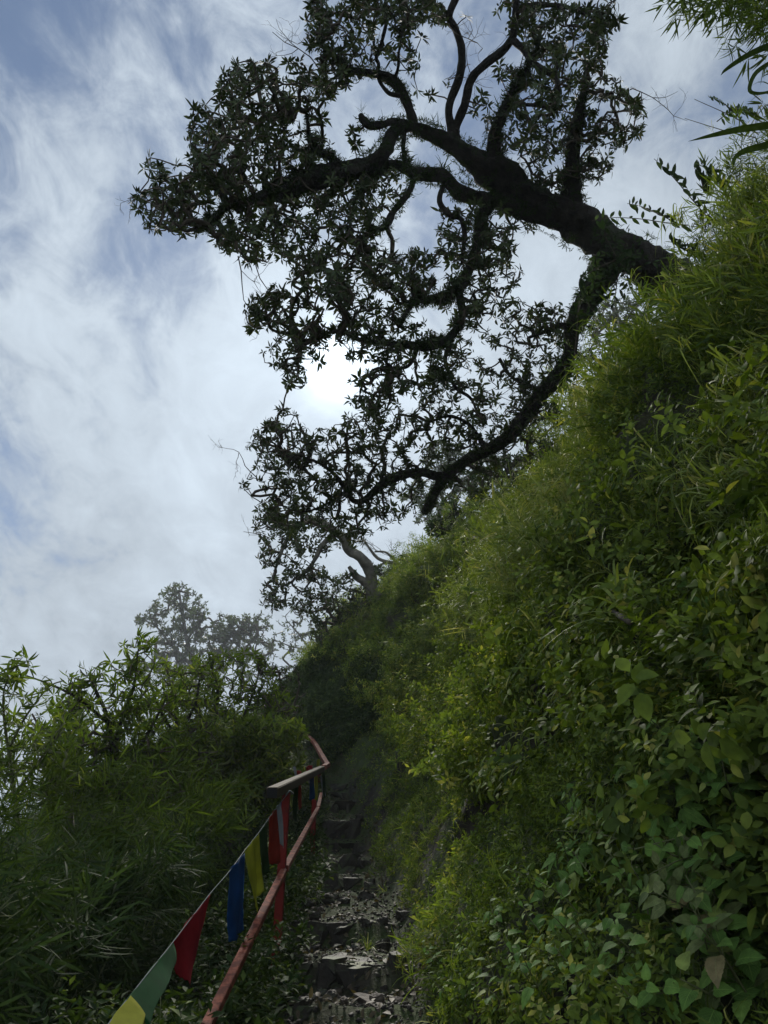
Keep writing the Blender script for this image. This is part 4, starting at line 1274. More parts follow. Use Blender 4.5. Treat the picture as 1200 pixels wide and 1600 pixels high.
# dwarf bamboo on the upper slope and the whole far spur
cover('dwarf_bamboo_cover', fan_s, 26000, 11.0, 14.9, .4, 24, 'bamboo', (.7, .3, .55), (.5, 1.15), (.02, .36), near, (.8, -.28, 3))
cover('spur_grass_cover', tuft, 7000, 10.0, 14.6, 8.5, 25, 'bamboo', (.7, .3, .4), (.5, 1.25), (0, .2), None, (.5, -.35, 3))
cover('spur_leaf_cover', sprig, 9000, 10.0, 14.6, 8.0, 25, 'herb', (.8, .4, .5), (1.0, 2.1), (0, .25), None, (.8, -.3, 1))
# the left bank, its shade put into the darker leaf colour
offrail = lambda c: near(c) * np.clip((-0.75 - c[:, 0] - .04 * np.clip(c[:, 1], 0, 9)) / .5, 0.0, 1)
offrail2 = lambda c: near(c) * np.clip((-1.15 - c[:, 0] - .04 * np.clip(c[:, 1], 0, 9)) / .4, 0.0, 1)
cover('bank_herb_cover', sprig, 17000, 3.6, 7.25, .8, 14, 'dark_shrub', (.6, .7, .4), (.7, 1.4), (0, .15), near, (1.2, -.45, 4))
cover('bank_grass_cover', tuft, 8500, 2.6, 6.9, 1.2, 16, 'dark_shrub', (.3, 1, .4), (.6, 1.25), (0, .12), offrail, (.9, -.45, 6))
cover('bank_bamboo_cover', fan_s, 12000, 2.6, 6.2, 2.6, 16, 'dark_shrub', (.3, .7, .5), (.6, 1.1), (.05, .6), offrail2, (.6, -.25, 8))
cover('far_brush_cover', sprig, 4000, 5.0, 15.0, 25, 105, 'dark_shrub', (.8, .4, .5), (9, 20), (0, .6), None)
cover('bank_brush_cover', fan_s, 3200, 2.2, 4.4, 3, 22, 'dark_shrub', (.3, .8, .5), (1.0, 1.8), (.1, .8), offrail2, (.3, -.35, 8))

# ------------------------------------------------------------------ individual plants
def arching_grass(n=16, L=.55, W=.014):
    g = Geo()
    for i in range(n):
        d = sph(math.radians(rng.uniform(10, 65)), rng.uniform(0, 6.28))
        blade(g, np.array([rng.normal() * .02, rng.normal() * .02, 0]), d, L * rng.uniform(.55, 1.1), W * rng.uniform(.7, 1.2), .7 * rng.uniform(.6, 1.3), 8)
    return g


def copies(proto_list, spots, labels, cat, group):
    """each spot gets its own empty, with copies of one prototype's parts"""
    for i, (pos, ax, s) in enumerate(spots):
        src = proto_list[i % len(proto_list)]
        first = i < len(proto_list)
        root = src if first else src.copy()
        if not first:
            COL.objects.link(root)
            for ch in src.children:
                c = ch.copy(); c.parent = root; COL.objects.link(c)
        root.location = Vector(tuple(float(v) for v in pos))
        root.rotation_euler = Vector(tuple(ax)).to_track_quat('Z', 'Y').to_euler()
        root.rotation_euler.rotate_axis('Z', float(rng.uniform(0, 6.28)))
        root.scale = (s, s, s)
        root['label'] = labels[i]; root['category'] = cat; root['group'] = group


def proto(name, parts):
    r = bpy.data.objects.new(name, None)
    r.empty_display_size = .1
    COL.objects.link(r)
    for nm, g, m in parts:
        g.build(nm, MT[m], r, uv=True)
    return r


from mathutils.bvhtree import BVHTree
_bvh = BVHTree.FromPolygons([Vector(p) for p in G1.reshape(-1, 3)], [tuple(int(a) for a in q) for q in quad])


def near_surface(px, py):
    """surface point of the hillside seen at this photo pixel"""
    d = P(px, py, 1.0)
    loc, nr, idx, dist = _bvh.ray_cast(Vector((0, 0, 0)), Vector(d).normalized(), 60)
    if loc is None:
        loc, nr, idx, dist = _bvh.find_nearest(Vector(d * 8))
    nr = np.array(nr)
    if np.dot(nr, d) > 0:
        nr = -nr
    return np.array(loc), nr


grass_spots = [(955,900,.9,'tall pale arching grass tuft at mid height near the right edge'), (990,985,1.0,'long-bladed grass tuft left of the climbing heart leaves on the right edge'),
 (925,1060,.95,'grass tuft with long hanging blades in the middle of the slope'), (900,960,.8,'fine grass tuft above the middle of the slope'), (1010,830,.8,'grass tuft with two pale bent blades on the upper slope'),
 (850,1010,.8,'narrow grass tuft beside dark hollow in the centre of the slope'), (790,1080,.7,'drooping grass tuft above the low herbs, centre of the slope'), (720,1000,.7,'yellowish hanging grass tuft near the left spur'),
 (1080,920,.7,'grass tuft just above the climbing heart leaves'), (1050,730,.9,'broad-bladed grass tuft on the upper right slope'), (1120,690,.9,'dark arching grass tuft near the right edge under the trunk'),
 (640,1090,.6,'small hanging grass tuft over the dark rock beside the path top'), (1150,800,.8,'bright grass tuft against the right edge of the picture'), (880,880,.8,'grass tuft beside the fallen thin branch on the slope'),
 (960,760,.9,'grass tuft in the bamboo below the leaning trunk'), (830,1150,.7,'grass tuft at the top of the small-leaved herb patch'), (605,1400,.33,'little grass tuft at the foot of the slope, right beside the gravel'),
 (572,1495,.3,'tiny grass tuft growing between the pale slab and the big dark block')]
sp = []
for (px, py, s, lab) in grass_spots:
    q, nr = near_surface(px, py)
    sp.append((q + nr * .03, unit(nr * .8 + np.array([0, 0, .55]) + rng.normal(size=3) * .15), s * 1.15))
copies([proto('grass_tuft', [('blades', arching_grass(14 + 3 * k), 'grass')]) for k in range(4)], sp, [g[3] for g in grass_spots], 'grass tuft', 'grass tufts on the hillside')


def leafy_plant(kind, H=.34, n=9, L=.095, W=.07, lobes=False, teeth=6):
    gl, gs_ = Geo(), Geo()
    q = catmull([(0, 0, -.05), (.01, .0, H * .5), (rng.normal() * .04, rng.normal() * .04, H)], 10)
    tube(gs_, q, np.linspace(.0045, .002, 10), 5)
    for i in range(n):
        f = .18 + .82 * i / (n - 1)
        ph = (i // 2) * 1.57 + (i % 2) * 3.14 + rng.normal() * .25
        b = q[min(9, int(f * 9))]
        out = sph(math.radians(68 - 28 * f), ph)
        l = L * (1.15 - .65 * f) * rng.uniform(.85, 1.15)
        e = b + out * l * .5
        tube(gs_, [b, (b + e) / 2, e], [.0018, .0015, .0012], 3)
        d = sph(math.radians(98 + rng.normal() * 14 - 25 * f), ph + rng.normal() * .2)
        heart_leaf(gl, e, d, sph(math.radians(15), ph) , l, l * W / L, None, teeth, .25 + .15 * rng.random(), lobes)
    return [('stem', gs_, 'stem'), ('foliage', gl, kind)]


def lobed_plant(kind, H=.22, n=5, L=.17):
    gl, gs_ = Geo(), Geo()
    for i in range(n):
        ph = i * 6.28 / n + rng.normal() * .3
        th = math.radians(rng.uniform(20, 50))
        e = sph(th, ph) * H * rng.uniform(.8, 1.2)
        tube(gs_, [np.zeros(3), e * .5 + np.array([0, 0, .02]), e], [.004, .003, .002], 4)
        for k, (a, s) in enumerate(((0, 1), (.75, .8), (-.75, .8), (1.45, .5), (-1.45, .5))):
            d = sph(math.radians(88), ph + a) + np.array([0, 0, -.12])
            heart_leaf(gl, e, d, sph(math.radians(20), ph), L * s * rng.uniform(.85, 1.1), L * .42 * s, .3 + .3 * rng.random(), 5, .3, False)
    return [('stem', gs_, 'stem'), ('foliage', gl, kind)]


broad_protos = [proto('broadleaf_plant', leafy_plant('broad', .34, 10, .10, .075)), proto('broadleaf_plant', leafy_plant('broad', .26, 9, .085, .06)),
                proto('broadleaf_plant', leafy_plant('broad', .30, 12, .08, .042, teeth=5)), proto('broadleaf_plant', leafy_plant('broad', .22, 8, .11, .085, teeth=6))]
bs = [(1100,1000,.8),(1150,960,.8),(1185,1050,.85),(1120,1080,.85),(1160,1130,.9),(1190,1180,.9),(1110,1160,.8),(1060,1120,.7),(1180,890,.7),(1090,1230,.9),(1150,1240,.95),(1190,1270,1.0),
      (1120,1310,1.0),(1170,1350,1.0),(1060,1300,.85),(1000,1270,.8),(950,1300,.75),(1080,1380,.95),(1010,1380,.85),(1130,1420,1.0),(1185,1430,1.0),(960,1400,.8),(900,1370,.7),(870,1440,.75),
      (930,1460,.85),(1000,1460,.9),(1070,1470,1.0),(1140,1500,1.0),(1195,1520,1.0),(1040,1550,1.0),(960,1540,.9),(890,1530,.8),(820,1510,.75),(760,1530,.7),(720,1580,.7),(800,1590,.75),(880,1600,.85),
      (970,1610,.95),(1060,1620,1.0),(1140,1600,1.0),(1195,1600,1.0),(840,1390,.6),(780,1440,.6),(740,1470,.55),(700,1520,.5),(1030,1200,.7),(980,1180,.6),(1140,850,.6)]
bs += [(1075,960,.8),(1130,910,.8),(1195,980,.9),(1090,1060,.8),(1140,1040,.9),(1180,1110,.9),(1075,1180,.8),(1130,1200,.9),(1170,1300,1.0),(1090,1350,.95),(1040,1420,.9),(1100,1440,1.0),(1160,1460,1.0),
       (1030,1500,.95),(1100,1520,1.0),(1170,1550,1.0),(1000,1570,1.0),(930,1580,.9),(870,1490,.8),(910,1420,.75),(980,1340,.8),(1030,1340,.85),(850,1560,.8),(790,1560,.7),(940,1510,.85),(1080,1590,1.0),(1200,1390,1.0),(1140,1380,.95)]
names_b = ['toothed', 'small-leaved', 'narrow-leaved', 'wide-leaved']
sp, lab = [], []
for i, (px, py, s) in enumerate(bs):
    q, nr = near_surface(px, py)
    sp.append((q + nr * .02, unit(nr * .9 + np.array([0, 0, .35]) + rng.normal(size=3) * .18), s * .70))
    hz = 'against the right edge' if px > 1150 else 'near the right edge' if px > 1060 else 'right of centre' if px > 930 else 'lower centre' if px > 820 else 'low by the path'
    vtz = 'at mid height of the picture' if py < 1060 else 'just below mid height' if py < 1210 else 'in the lower third' if py < 1400 else 'near the bottom' if py < 1530 else 'at the very bottom edge'
    lab.append(f'{names_b[i % 4]} broadleaf plant {hz}, {vtz}')
# several that share a zone are told apart by order from the left
from collections import defaultdict
dd_ = defaultdict(list)
for i, l in enumerate(lab):
    dd_[l].append(i)
ordn = ['leftmost'] + [w + ' from the left' for w in ('second', 'third', 'fourth', 'fifth', 'sixth', 'seventh', 'eighth', 'ninth', 'tenth', 'eleventh', 'twelfth')]
for l, ids in dd_.items():
    if len(ids) > 1:
        for r_, i in enumerate(sorted(ids, key=lambda k: bs[k][0])):
            lab[i] = l.replace('of the slope ', '').replace('of the picture', '').strip() + ', ' + ordn[min(r_, 11)]
copies(broad_protos, sp, lab, 'plant', 'broadleaf plants on the hillside')
lobs = [(1060,1260,.95,'bright green plant with deeply lobed leaves, upper one of the lower right'), (920,1360,.8,'dull green plant with a star-shaped lobed leaf beside a dark hollow'),
        (1105,960,.7,'lobed leaf plant above the climbing heart leaves on the right'), (1010,1230,.7,'lobed-leaf plant at the top of the dark hollow right of centre'),
        (800,1455,.55,'small lobed-leaf plant low on the slope, nearest the path'), (1020,1600,1.0,'large pointed-leaf plant at the bottom edge right of centre'),
        (1060,870,.6,'lobed leaf plant highest up the right slope')]
sp = []
for (px, py, s, l) in lobs:
    q, nr = near_surface(px, py)
    sp.append((q + nr * .04, unit(nr * .9 + np.array([0, 0, .35])), s * .45))
copies([proto('lobed_plant', lobed_plant('broad')), proto('lobed_plant', lobed_plant('broad', .2, 4, .2))], sp, [l[3] for l in lobs], 'plant', 'lobed-leaf plants on the hillside')
dul = [(1165,1330,1.0,'pale dull nettle-like plant at the right edge in the lower third'), (1110,1400,1.0,'dull green nettle-like plant with big hanging leaves, right of the dark hollow'),
       (1175,1480,1.1,'large dull-leaved nettle hanging at the right edge near the bottom'), (1120,1540,1.0,'brownish nettle-like plant close to the bottom right corner'),
       (1190,1230,.9,'pale heart-leaved plant at the right edge below the climbing leaves'), (1185,1590,1.1,'nettle-like plant in the bottom right corner')]
sp = []
for (px, py, s, l) in dul:
    q, nr = near_surface(px, py)
    sp.append((q + nr * .05, unit(nr * 1.0 + np.array([0, 0, .05])), s * .55))
copies([proto('nettle_plant', leafy_plant('broad_dull', .42, 9, .13, .085, teeth=10)), proto('nettle_plant', leafy_plant('broad_dull', .36, 8, .12, .085, teeth=10))], sp, [l[3] for l in dul], 'plant', 'dull nettle-like plants')
# plants beside the railing on the left bank
lb = [(0.0,-.75,3.1,.9,'broad-leaved plant beside the foot of the lower rail at the bottom of the picture'),(0,-.95,3.5,1.0,'dark broad-leaved plant between the red flag and the lower rail'),
      (0,-1.1,4.0,1.0,'broad-leaved plant under the hem of the blue flag'),(0,-.78,4.0,.8,'leafy plant at the foot of the nearest red post'),(0,-1.15,3.0,1.0,'shaded broad-leaved plant behind the green flag'),
      (0,-.9,4.8,.9,'leafy plant just behind the nearest red post'),(0,-.85,5.6,.9,'leafy plant midway between the two red posts'),(0,-.9,6.5,.9,'leafy plant left of the second red post'),
      (0,-1.3,3.6,1.0,'shaded plant left of the red flag point'),(0,-.7,2.6,.8,'dark plant at the bottom edge under the lower rail'),(0,-.72,5.0,.6,'small leafy plant at the left edge of the steps, past the nearest post'),
      (0,-1.4,2.6,1.0,'shaded broad-leaved plant in the bottom left, left of the green flag')]
sp = [(gp(x, y, .0), unit(np.array([.15, -.25, 1.0]) + rng.normal(size=3) * .15), s * 1.0) for (_, x, y, s, l) in lb]
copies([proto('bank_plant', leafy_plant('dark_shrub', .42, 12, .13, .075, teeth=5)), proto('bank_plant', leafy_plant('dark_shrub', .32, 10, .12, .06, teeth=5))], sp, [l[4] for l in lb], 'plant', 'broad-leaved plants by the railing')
# thin fallen branch on the slope
fb = Geo()
db0 = project(near_surface(960, 955)[0])[2][0] - .45
db1 = project(near_surface(740, 900)[0])[2][0] - .55
dbf = lambda x: db0 + (db1 - db0) * (960 - x) / 220
for pts, r0 in [([(985,972),(940,946),(900,928),(860,914),(820,906),(790,904)], .011), ([(915,934),(870,905),(835,893),(795,888),(762,893),(730,899)], .008), ([(860,914),(830,922),(800,922),(770,930)], .005),
            ([(835,893),(810,880),(785,872)], .004), ([(795,888),(775,880),(752,882)], .003)]:
    q = catmull([P(a, b, dbf(a)) for a, b in pts], 20)
    tube(fb, q, np.linspace(r0, r0 * .35, 20), 5, .1)
o = fb.build('fallen_branch', MT['twig'], None, origin=near_surface(900, 925)[0])
tag(o, 'thin dark bare branch lying across the bamboo in the middle of the slope', 'branch')

# ------------------------------------------------------------------ steps: slabs, blocks, stones, gravel
def rock_mesh(size, seed, flat=False, npts=16):
    r = np.random.default_rng(seed)
    bm = bmesh.new()
    for _ in range(npts):
        p = r.uniform(-.5, .5, 3)
        p = p / max(np.abs(p).max() * 2, 1e-6) * r.uniform(.86, 1.0)
        if flat:
            p[2] = .5 * np.sign(p[2]) * (r.uniform(.9, 1.0))
        bm.verts.new(Vector(p * np.array(size)))
    bmesh.ops.convex_hull(bm, input=bm.verts)
    for v in [v for v in bm.verts if not v.link_faces]:
        bm.verts.remove(v)
    bmesh.ops.bevel(bm, geom=bm.edges[:], offset=min(size) * .10, segments=2, profile=.6, affect='EDGES', clamp_overlap=True)
    bmesh.ops.triangulate(bm, faces=bm.faces[:])
    bmesh.ops.subdivide_edges(bm, edges=[e for e in bm.edges if e.calc_length() > max(size) * .16], cuts=1, use_grid_fill=True)
    bmesh.ops.subdivide_edges(bm, edges=[e for e in bm.edges if e.calc_length() > max(size) * .16], cuts=1, use_grid_fill=True)
    for v in bm.verts:
        v.co += v.normal * min(size) * (.07 if flat else .14) * noise.fractal(v.co * (3.2 / max(size)) + Vector((seed, 0, 0)), .8, 2.2, 4)
    me = bpy.data.meshes.new('rock')
    bm.to_mesh(me); bm.free()
    for p in me.polygons:
        p.use_smooth = False
    return me


def rock(name, label, loc, size, rot=(0, 0, 0), mat='stone', seed=1, flat=False, group='stones of the steps', cat='stone'):
    me = rock_mesh(size, seed, flat)
    me.materials.append(MT[mat])
    o = bpy.data.objects.new(name, me)
    o.location = Vector(tuple(float(v) for v in loc)); o.rotation_euler = rot
    COL.objects.link(o)
    return tag(o, label, cat, group)


def rk(name, label, x0, x1, y0, y1, depth_m=.28, mat='stone', tilt=(0, 0, 0), seed=1, flat=True, lift=0.0, cat='stone'):
    """stone whose front face spans the pixel box"""
    y_, lo, hi = min(STEPS.values(), key=lambda q: abs(q[0] - path_pt(560, y1)[0][1]))
    d = y_ * CP + (lo + hi) / 2 * SP
    w = (x1 - x0) * d / FPX
    h = max(.06, (y1 - y0) * d / FPX * 1.12)
    top = 800 - FPX * 0
    t_ = (800 - y0) / FPX
    ztop = y_ * (t_ * CP + SP) / (CP - t_ * SP)
    rock(name, label, np.array([((x0 + x1) / 2 - 600) / FPX * d, y_ - .035 + depth_m * .5, ztop - h * .5 + .012 + lift]), (w, depth_m, h), tilt, mat, seed, flat, cat=cat)


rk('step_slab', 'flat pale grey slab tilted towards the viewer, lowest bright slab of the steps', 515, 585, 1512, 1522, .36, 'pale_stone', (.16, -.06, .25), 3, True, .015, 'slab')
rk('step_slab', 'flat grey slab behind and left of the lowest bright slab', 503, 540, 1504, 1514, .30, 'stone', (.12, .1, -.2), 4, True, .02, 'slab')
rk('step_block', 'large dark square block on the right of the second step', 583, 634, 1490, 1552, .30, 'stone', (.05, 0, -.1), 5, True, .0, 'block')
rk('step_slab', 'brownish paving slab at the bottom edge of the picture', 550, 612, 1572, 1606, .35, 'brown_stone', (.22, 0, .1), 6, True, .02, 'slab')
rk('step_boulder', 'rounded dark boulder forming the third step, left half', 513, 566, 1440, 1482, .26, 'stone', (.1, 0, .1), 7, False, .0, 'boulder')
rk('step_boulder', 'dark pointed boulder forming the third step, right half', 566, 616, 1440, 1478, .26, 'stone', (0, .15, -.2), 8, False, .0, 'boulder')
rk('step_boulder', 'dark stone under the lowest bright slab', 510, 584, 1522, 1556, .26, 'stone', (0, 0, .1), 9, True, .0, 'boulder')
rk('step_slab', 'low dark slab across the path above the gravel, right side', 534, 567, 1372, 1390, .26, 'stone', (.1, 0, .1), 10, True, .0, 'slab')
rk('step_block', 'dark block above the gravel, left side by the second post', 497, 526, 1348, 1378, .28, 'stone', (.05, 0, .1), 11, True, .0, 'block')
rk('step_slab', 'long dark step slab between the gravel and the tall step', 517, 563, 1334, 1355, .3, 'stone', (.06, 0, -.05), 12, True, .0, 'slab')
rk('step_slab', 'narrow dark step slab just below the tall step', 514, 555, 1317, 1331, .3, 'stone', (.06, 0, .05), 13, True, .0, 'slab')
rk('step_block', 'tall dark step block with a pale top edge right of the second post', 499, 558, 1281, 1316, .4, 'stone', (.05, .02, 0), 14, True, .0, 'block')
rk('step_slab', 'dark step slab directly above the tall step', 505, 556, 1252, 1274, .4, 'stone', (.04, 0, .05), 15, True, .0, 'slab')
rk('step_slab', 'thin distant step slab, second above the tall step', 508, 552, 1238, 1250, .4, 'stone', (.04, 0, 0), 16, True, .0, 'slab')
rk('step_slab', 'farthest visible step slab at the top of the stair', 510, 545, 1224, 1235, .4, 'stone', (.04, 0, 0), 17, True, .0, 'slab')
ords = ['lowest', 'second', 'third', 'fourth', 'fifth', 'sixth', 'seventh', 'eighth', 'ninth', 'topmost']
for si, ((a_, b_), (y_, lo, hi)) in enumerate(STEPS.items()):
    xl = float(np.interp(y_, [r[0][1] for r in rows], [r[0][0] for r in rows])) - .06
    xr = float(np.interp(y_, [r[1][1] for r in rows], [r[1][0] for r in rows])) + .03
    rr_ = np.random.default_rng(300 + si)
    k = 3
    cuts = xl + (xr - xl) * np.array([0, rr_.uniform(.22, .42), rr_.uniform(.6, .8), 1])
    for j in range(k):
        w_ = cuts[j + 1] - cuts[j]
        hh = (hi - lo) + .05 + rr_.uniform(-.02, .02)
        dep = rr_.uniform(.22, .34)
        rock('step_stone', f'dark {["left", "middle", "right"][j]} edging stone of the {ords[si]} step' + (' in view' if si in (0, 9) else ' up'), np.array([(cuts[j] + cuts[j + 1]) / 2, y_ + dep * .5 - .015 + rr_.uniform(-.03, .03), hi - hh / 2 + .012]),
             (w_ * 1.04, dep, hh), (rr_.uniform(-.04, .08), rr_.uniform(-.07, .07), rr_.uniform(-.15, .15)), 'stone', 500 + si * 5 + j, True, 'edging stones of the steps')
loose = [(484,1567,20,'squarish grey stone'),(503,1558,17,'pale angular stone'),(524,1562,20,'brown rounded stone'),(548,1556,12,'light brown stone'),(573,1560,11,'small pale stone'),(508,1590,15,'yellowish stone'),
 (466,1585,22,'dark mossy stone'),(535,1590,16,'dark brown stone'),(620,1588,18,'flat brown stone'),(508,1425,26,'large dark rock'),(572,1424,24,'angular dark rock'),(535,1432,22,'half-buried rock'),(600,1500,26,'tall dark rock'),(490,1396,22,'leaning dark rock'),(578,1396,22,'humped dark rock'),(498,1340,16,'jagged rock'),(470,1595,30,'big dark rock'),(590,1590,26,'big brown rock'),(520,1572,24,'blocky dark rock'),(470,1530,26,'mossy dark rock'),(486,1500,22,'mossy rock'),(456,1500,22,'dark rock'),(600,1480,14,'dark grey stone'),
 (500,1448,13,'yellowish round stone'),(490,1470,20,'dark mossy rock'),(630,1470,24,'dark boulder'),(548,1500,12,'small grey stone'),(556,1486,14,'pale stone'),(530,1488,18,'flat grey stone'),(480,1440,20,'dark rock'),
 (520,1415,18,'flat grey stone'),(545,1408,13,'grey stone'),(560,1422,10,'small grey stone'),(500,1405,18,'flat dark stone'),(585,1440,12,'dark stone'),(555,1385,12,'round grey stone'),(530,1392,17,'flat stone'),
 (510,1385,14,'dark stone'),(640,1540,26,'dark rock'),(650,1575,24,'dark mossy rock'),(600,1560,13,'small dark stone'),(450,1556,22,'mossy rock'),(545,1366,10,'small reddish stone'),(560,1362,9,'small grey stone'),
 (505,1330,14,'dark stone'),(566,1335,14,'dark stone'),(562,1300,14,'mossy stone'),(497,1300,12,'mossy little stone'),(500,1262,12,'small wet stone'),(556,1262,12,'small sharp stone')]
for i, (px, py, s, l) in enumerate(loose):
    p, d = path_pt(px, py)
    r = s * d / FPX
    where = ('at the bottom edge of the picture' if py > 1575 else 'in front of the lowest bright slab' if py > 1550 else 'beside the lowest step' if py > 1515 else 'on the tread behind the lowest bright slab' if py > 1478 else
             'beside the third step' if py > 1436 else 'on the gravel landing' if py > 1396 else 'at the far end of the gravel landing' if py > 1370 else 'between the gravel and the long step' if py > 1340 else 'beside the dark upper steps')
    side = 'left side' if px < 500 else 'right side' if px > 590 else 'centre left' if px < 545 else 'centre right'
    p[2] = step_z(p[1], p[0]) + r * .15
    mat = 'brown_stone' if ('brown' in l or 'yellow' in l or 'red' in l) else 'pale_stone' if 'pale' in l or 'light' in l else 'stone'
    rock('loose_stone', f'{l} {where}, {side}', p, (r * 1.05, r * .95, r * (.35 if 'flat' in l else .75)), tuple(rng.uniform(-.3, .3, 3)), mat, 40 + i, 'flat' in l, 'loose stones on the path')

# gravel
stone_t = []
for k in range(6):
    me = rock_mesh((1, .8, .5), 90 + k, False, 9)
    V = np.array([v.co for v in me.vertices]); 
    lv = np.array([l.vertex_index for l in me.loops]); lt = np.array([p.loop_total for p in me.polygons])
    bm = bmesh.new()
    r = np.random.default_rng(k)
    for _ in range(11):
        q = unit(r.normal(size=3)) * np.array([.5, .4, .26]) * r.uniform(.8, 1)
        bm.verts.new(Vector(q))
    bmesh.ops.convex_hull(bm, input=bm.verts)
    bmesh.ops.triangulate(bm, faces=bm.faces[:])
    bm.verts.ensure_lookup_table(); bm.verts.index_update()
    V = np.array([v.co[:] for v in bm.verts])
    lv = np.array([v.index for f in bm.faces for v in f.verts]); lt = np.full(len(bm.faces), 3)
    bm.free(); bpy.data.meshes.remove(me)
    stone_t.append(dict(V=V, lv=lv, lt=lt, T=np.zeros(len(V)), U=np.zeros((len(V), 2))))
g = Geo()
n = 8000
p, nr, _ = surf_sample(n, 6.85, 9.2, 1.5, 12, near)
scatter(g, stone_t, p + nr * .006, unit(nr + rng.normal(size=(n, 3)) * .3), .010 + .034 * rng.random(n) ** 3.5)
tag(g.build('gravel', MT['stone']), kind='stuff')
g = Geo()
n = 1300
p, nr, _ = surf_sample(n, 7.0, 9.1, 1.5, 12, near)
scatter(g, stone_t, p + nr * .01, unit(nr + rng.normal(size=(n, 3)) * .3), .008 + .022 * rng.random(n) ** 3)
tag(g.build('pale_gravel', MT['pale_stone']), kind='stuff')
g = Geo()
n = 1600
p, nr, _ = surf_sample(n, 6.7, 9.3, 1.5, 12, near)
scatter(g, [t_rosette(2, .05, .02, 3, (70, 110), .3) for _ in range(3)], p + nr * .012, unit(nr + rng.normal(size=(n, 3)) * .4), rng.uniform(.5, 1.2, n))
tag(g.build('leaf_litter', MT['dry_leaf']), kind='stuff')

# ------------------------------------------------------------------ handrail
def bar(parent, name, pts, w, h, mat, label=None, cap=None):
    """square-section bar through the given points"""
    pts = [np.asarray(p, float) for p in pts]
    bm = bmesh.new()
    n = len(pts)
    rings = []
    for i, p in enumerate(pts):
        t = unit(pts[min(i + 1, n - 1)] - pts[max(i - 1, 0)])
        upv = np.array([0, 0, 1.0]) if abs(t[2]) < .9 else np.array([0, 1.0, 0])
        s = unit(np.cross(t, upv)); u = np.cross(s, t)
        rings.append([bm.verts.new(Vector(p - np.array(parent.location) + s * a * w / 2 + u * b * h / 2)) for a, b in ((-1, -1), (1, -1), (1, 1), (-1, 1))])
    for a, b in zip(rings[:-1], rings[1:]):
        for k in range(4):
            bm.faces.new((a[k], a[(k + 1) % 4], b[(k + 1) % 4], b[k]))
    bm.faces.new(rings[0][::-1]); bm.faces.new(rings[-1])
    bmesh.ops.recalc_face_normals(bm, faces=bm.faces[:])
    bmesh.ops.bevel(bm, geom=[e for e in bm.edges], offset=min(w, h) * .08, segments=2, affect='EDGES')
    me = bpy.data.meshes.new(name)
    bm.to_mesh(me); bm.free()
    me.materials.append(MT[mat])
    o = bpy.data.objects.new(name, me)
    COL.objects.link(o); o.parent = parent
    if label:
        o['label'] = label
    return o


rail = empty('handrail', (-0.52, 4.39, -0.05), 'red painted metal handrail with square posts along the left edge of the stone steps', 'railing')
p1 = np.array([-.525, 4.39, 0]); p2 = np.array([-.68, 7.87, 0])
A = P(425, 1239, 3.62); B = P(503, 1201, 7.4)
tb = lambda y: A + (B - A) * (y - A[1]) / (B[1] - A[1])
bar(rail, 'post', [(-.533, 4.39, -.28), (-.533, 4.39, tb(4.39)[2] - .031)], .042, .042, 'red_paint')
bar(rail, 'post', [(-.675, 7.87, .60), (-.68, 7.87, 1.72)], .045, .045, 'red_paint')
bar(rail, 'post', [P(497, 1262, 9.4), P(499, 1205, 9.6)], .045, .045, 'red_paint')
beam = bar(rail, 'top_rail', [A, B], .055, .050, 'olive_metal', 'weathered olive top rail section with an open dark end')
tdir = unit(B - A)
bar(rail, 'open_end_shade', [A - tdir * .004, A + tdir * .002], .049, .044, 'black').parent = beam  # black plate painted as the shade inside the hollow tube
l0 = np.array([-.47, 1.5, -.46])
l1 = P(325, 1600, 2.4); l2 = P(443, 1362, 3.98); l3 = P(452, 1346, 4.12); l4 = P(497, 1263, 7.35); l5 = P(502, 1240, 8.4)
l00 = l1 + (l1 - l2) * .7
bar(rail, 'lower_rail', [l00, l1, l2], .033, .030, 'pink_paint', 'faded pink lower rail nearest the viewer')
bar(rail, 'lower_rail', [l2 + (l3 - l2) * .3, l4], .033, .030, 'pink_paint')
bar(rail, 'lower_rail', [l4 + (l5 - l4) * .05, l5], .033, .030, 'pink_paint')
bar(rail, 'top_rail', [P(506, 1199, 7.6), P(512, 1195, 8.4)], .05, .045, 'pink_paint')
ur = catmull([P(512, 1196, 8.6), P(504, 1183, 9.4), P(497, 1170, 10.2), P(490, 1159, 11.0), P(480, 1150, 11.8), P(468, 1143, 12.8)], 9)
bar(rail, 'top_rail', ur, .055, .045, 'pink_paint', 'curved red top rail turning left at the head of the steps')

# ------------------------------------------------------------------ prayer flags on a cord
flags = empty('prayer_flag_string', P(383, 1330, 3.4), 'string of coloured cloth prayer flags tied along the handrail', 'flag string')
cordp = [(120,1680,1.45),(171,1598,1.75),(220,1535,2.0),(271,1471,2.35),(327,1398,2.75),(358,1362,3.0),(383,1328,3.3),(405,1300,3.5),(427,1269,3.75),(448,1242,4.05),(463,1222,4.9),(476,1208,5.8),(490,1203,6.8),(501,1200,7.3),(506,1207,8.0)]
cw = np.array([P(a, b, c) for a, b, c in cordp])
g = Geo()
tube(g, catmull(cw, 90), np.full(90, .0018), 6)
tube(g, catmull([P(447, 1242, 4.05), P(452, 1236, 4.1), P(458, 1240, 4.15)], 10), np.full(10, .005), 6)
g.build('cord', MT['cord'], flags)


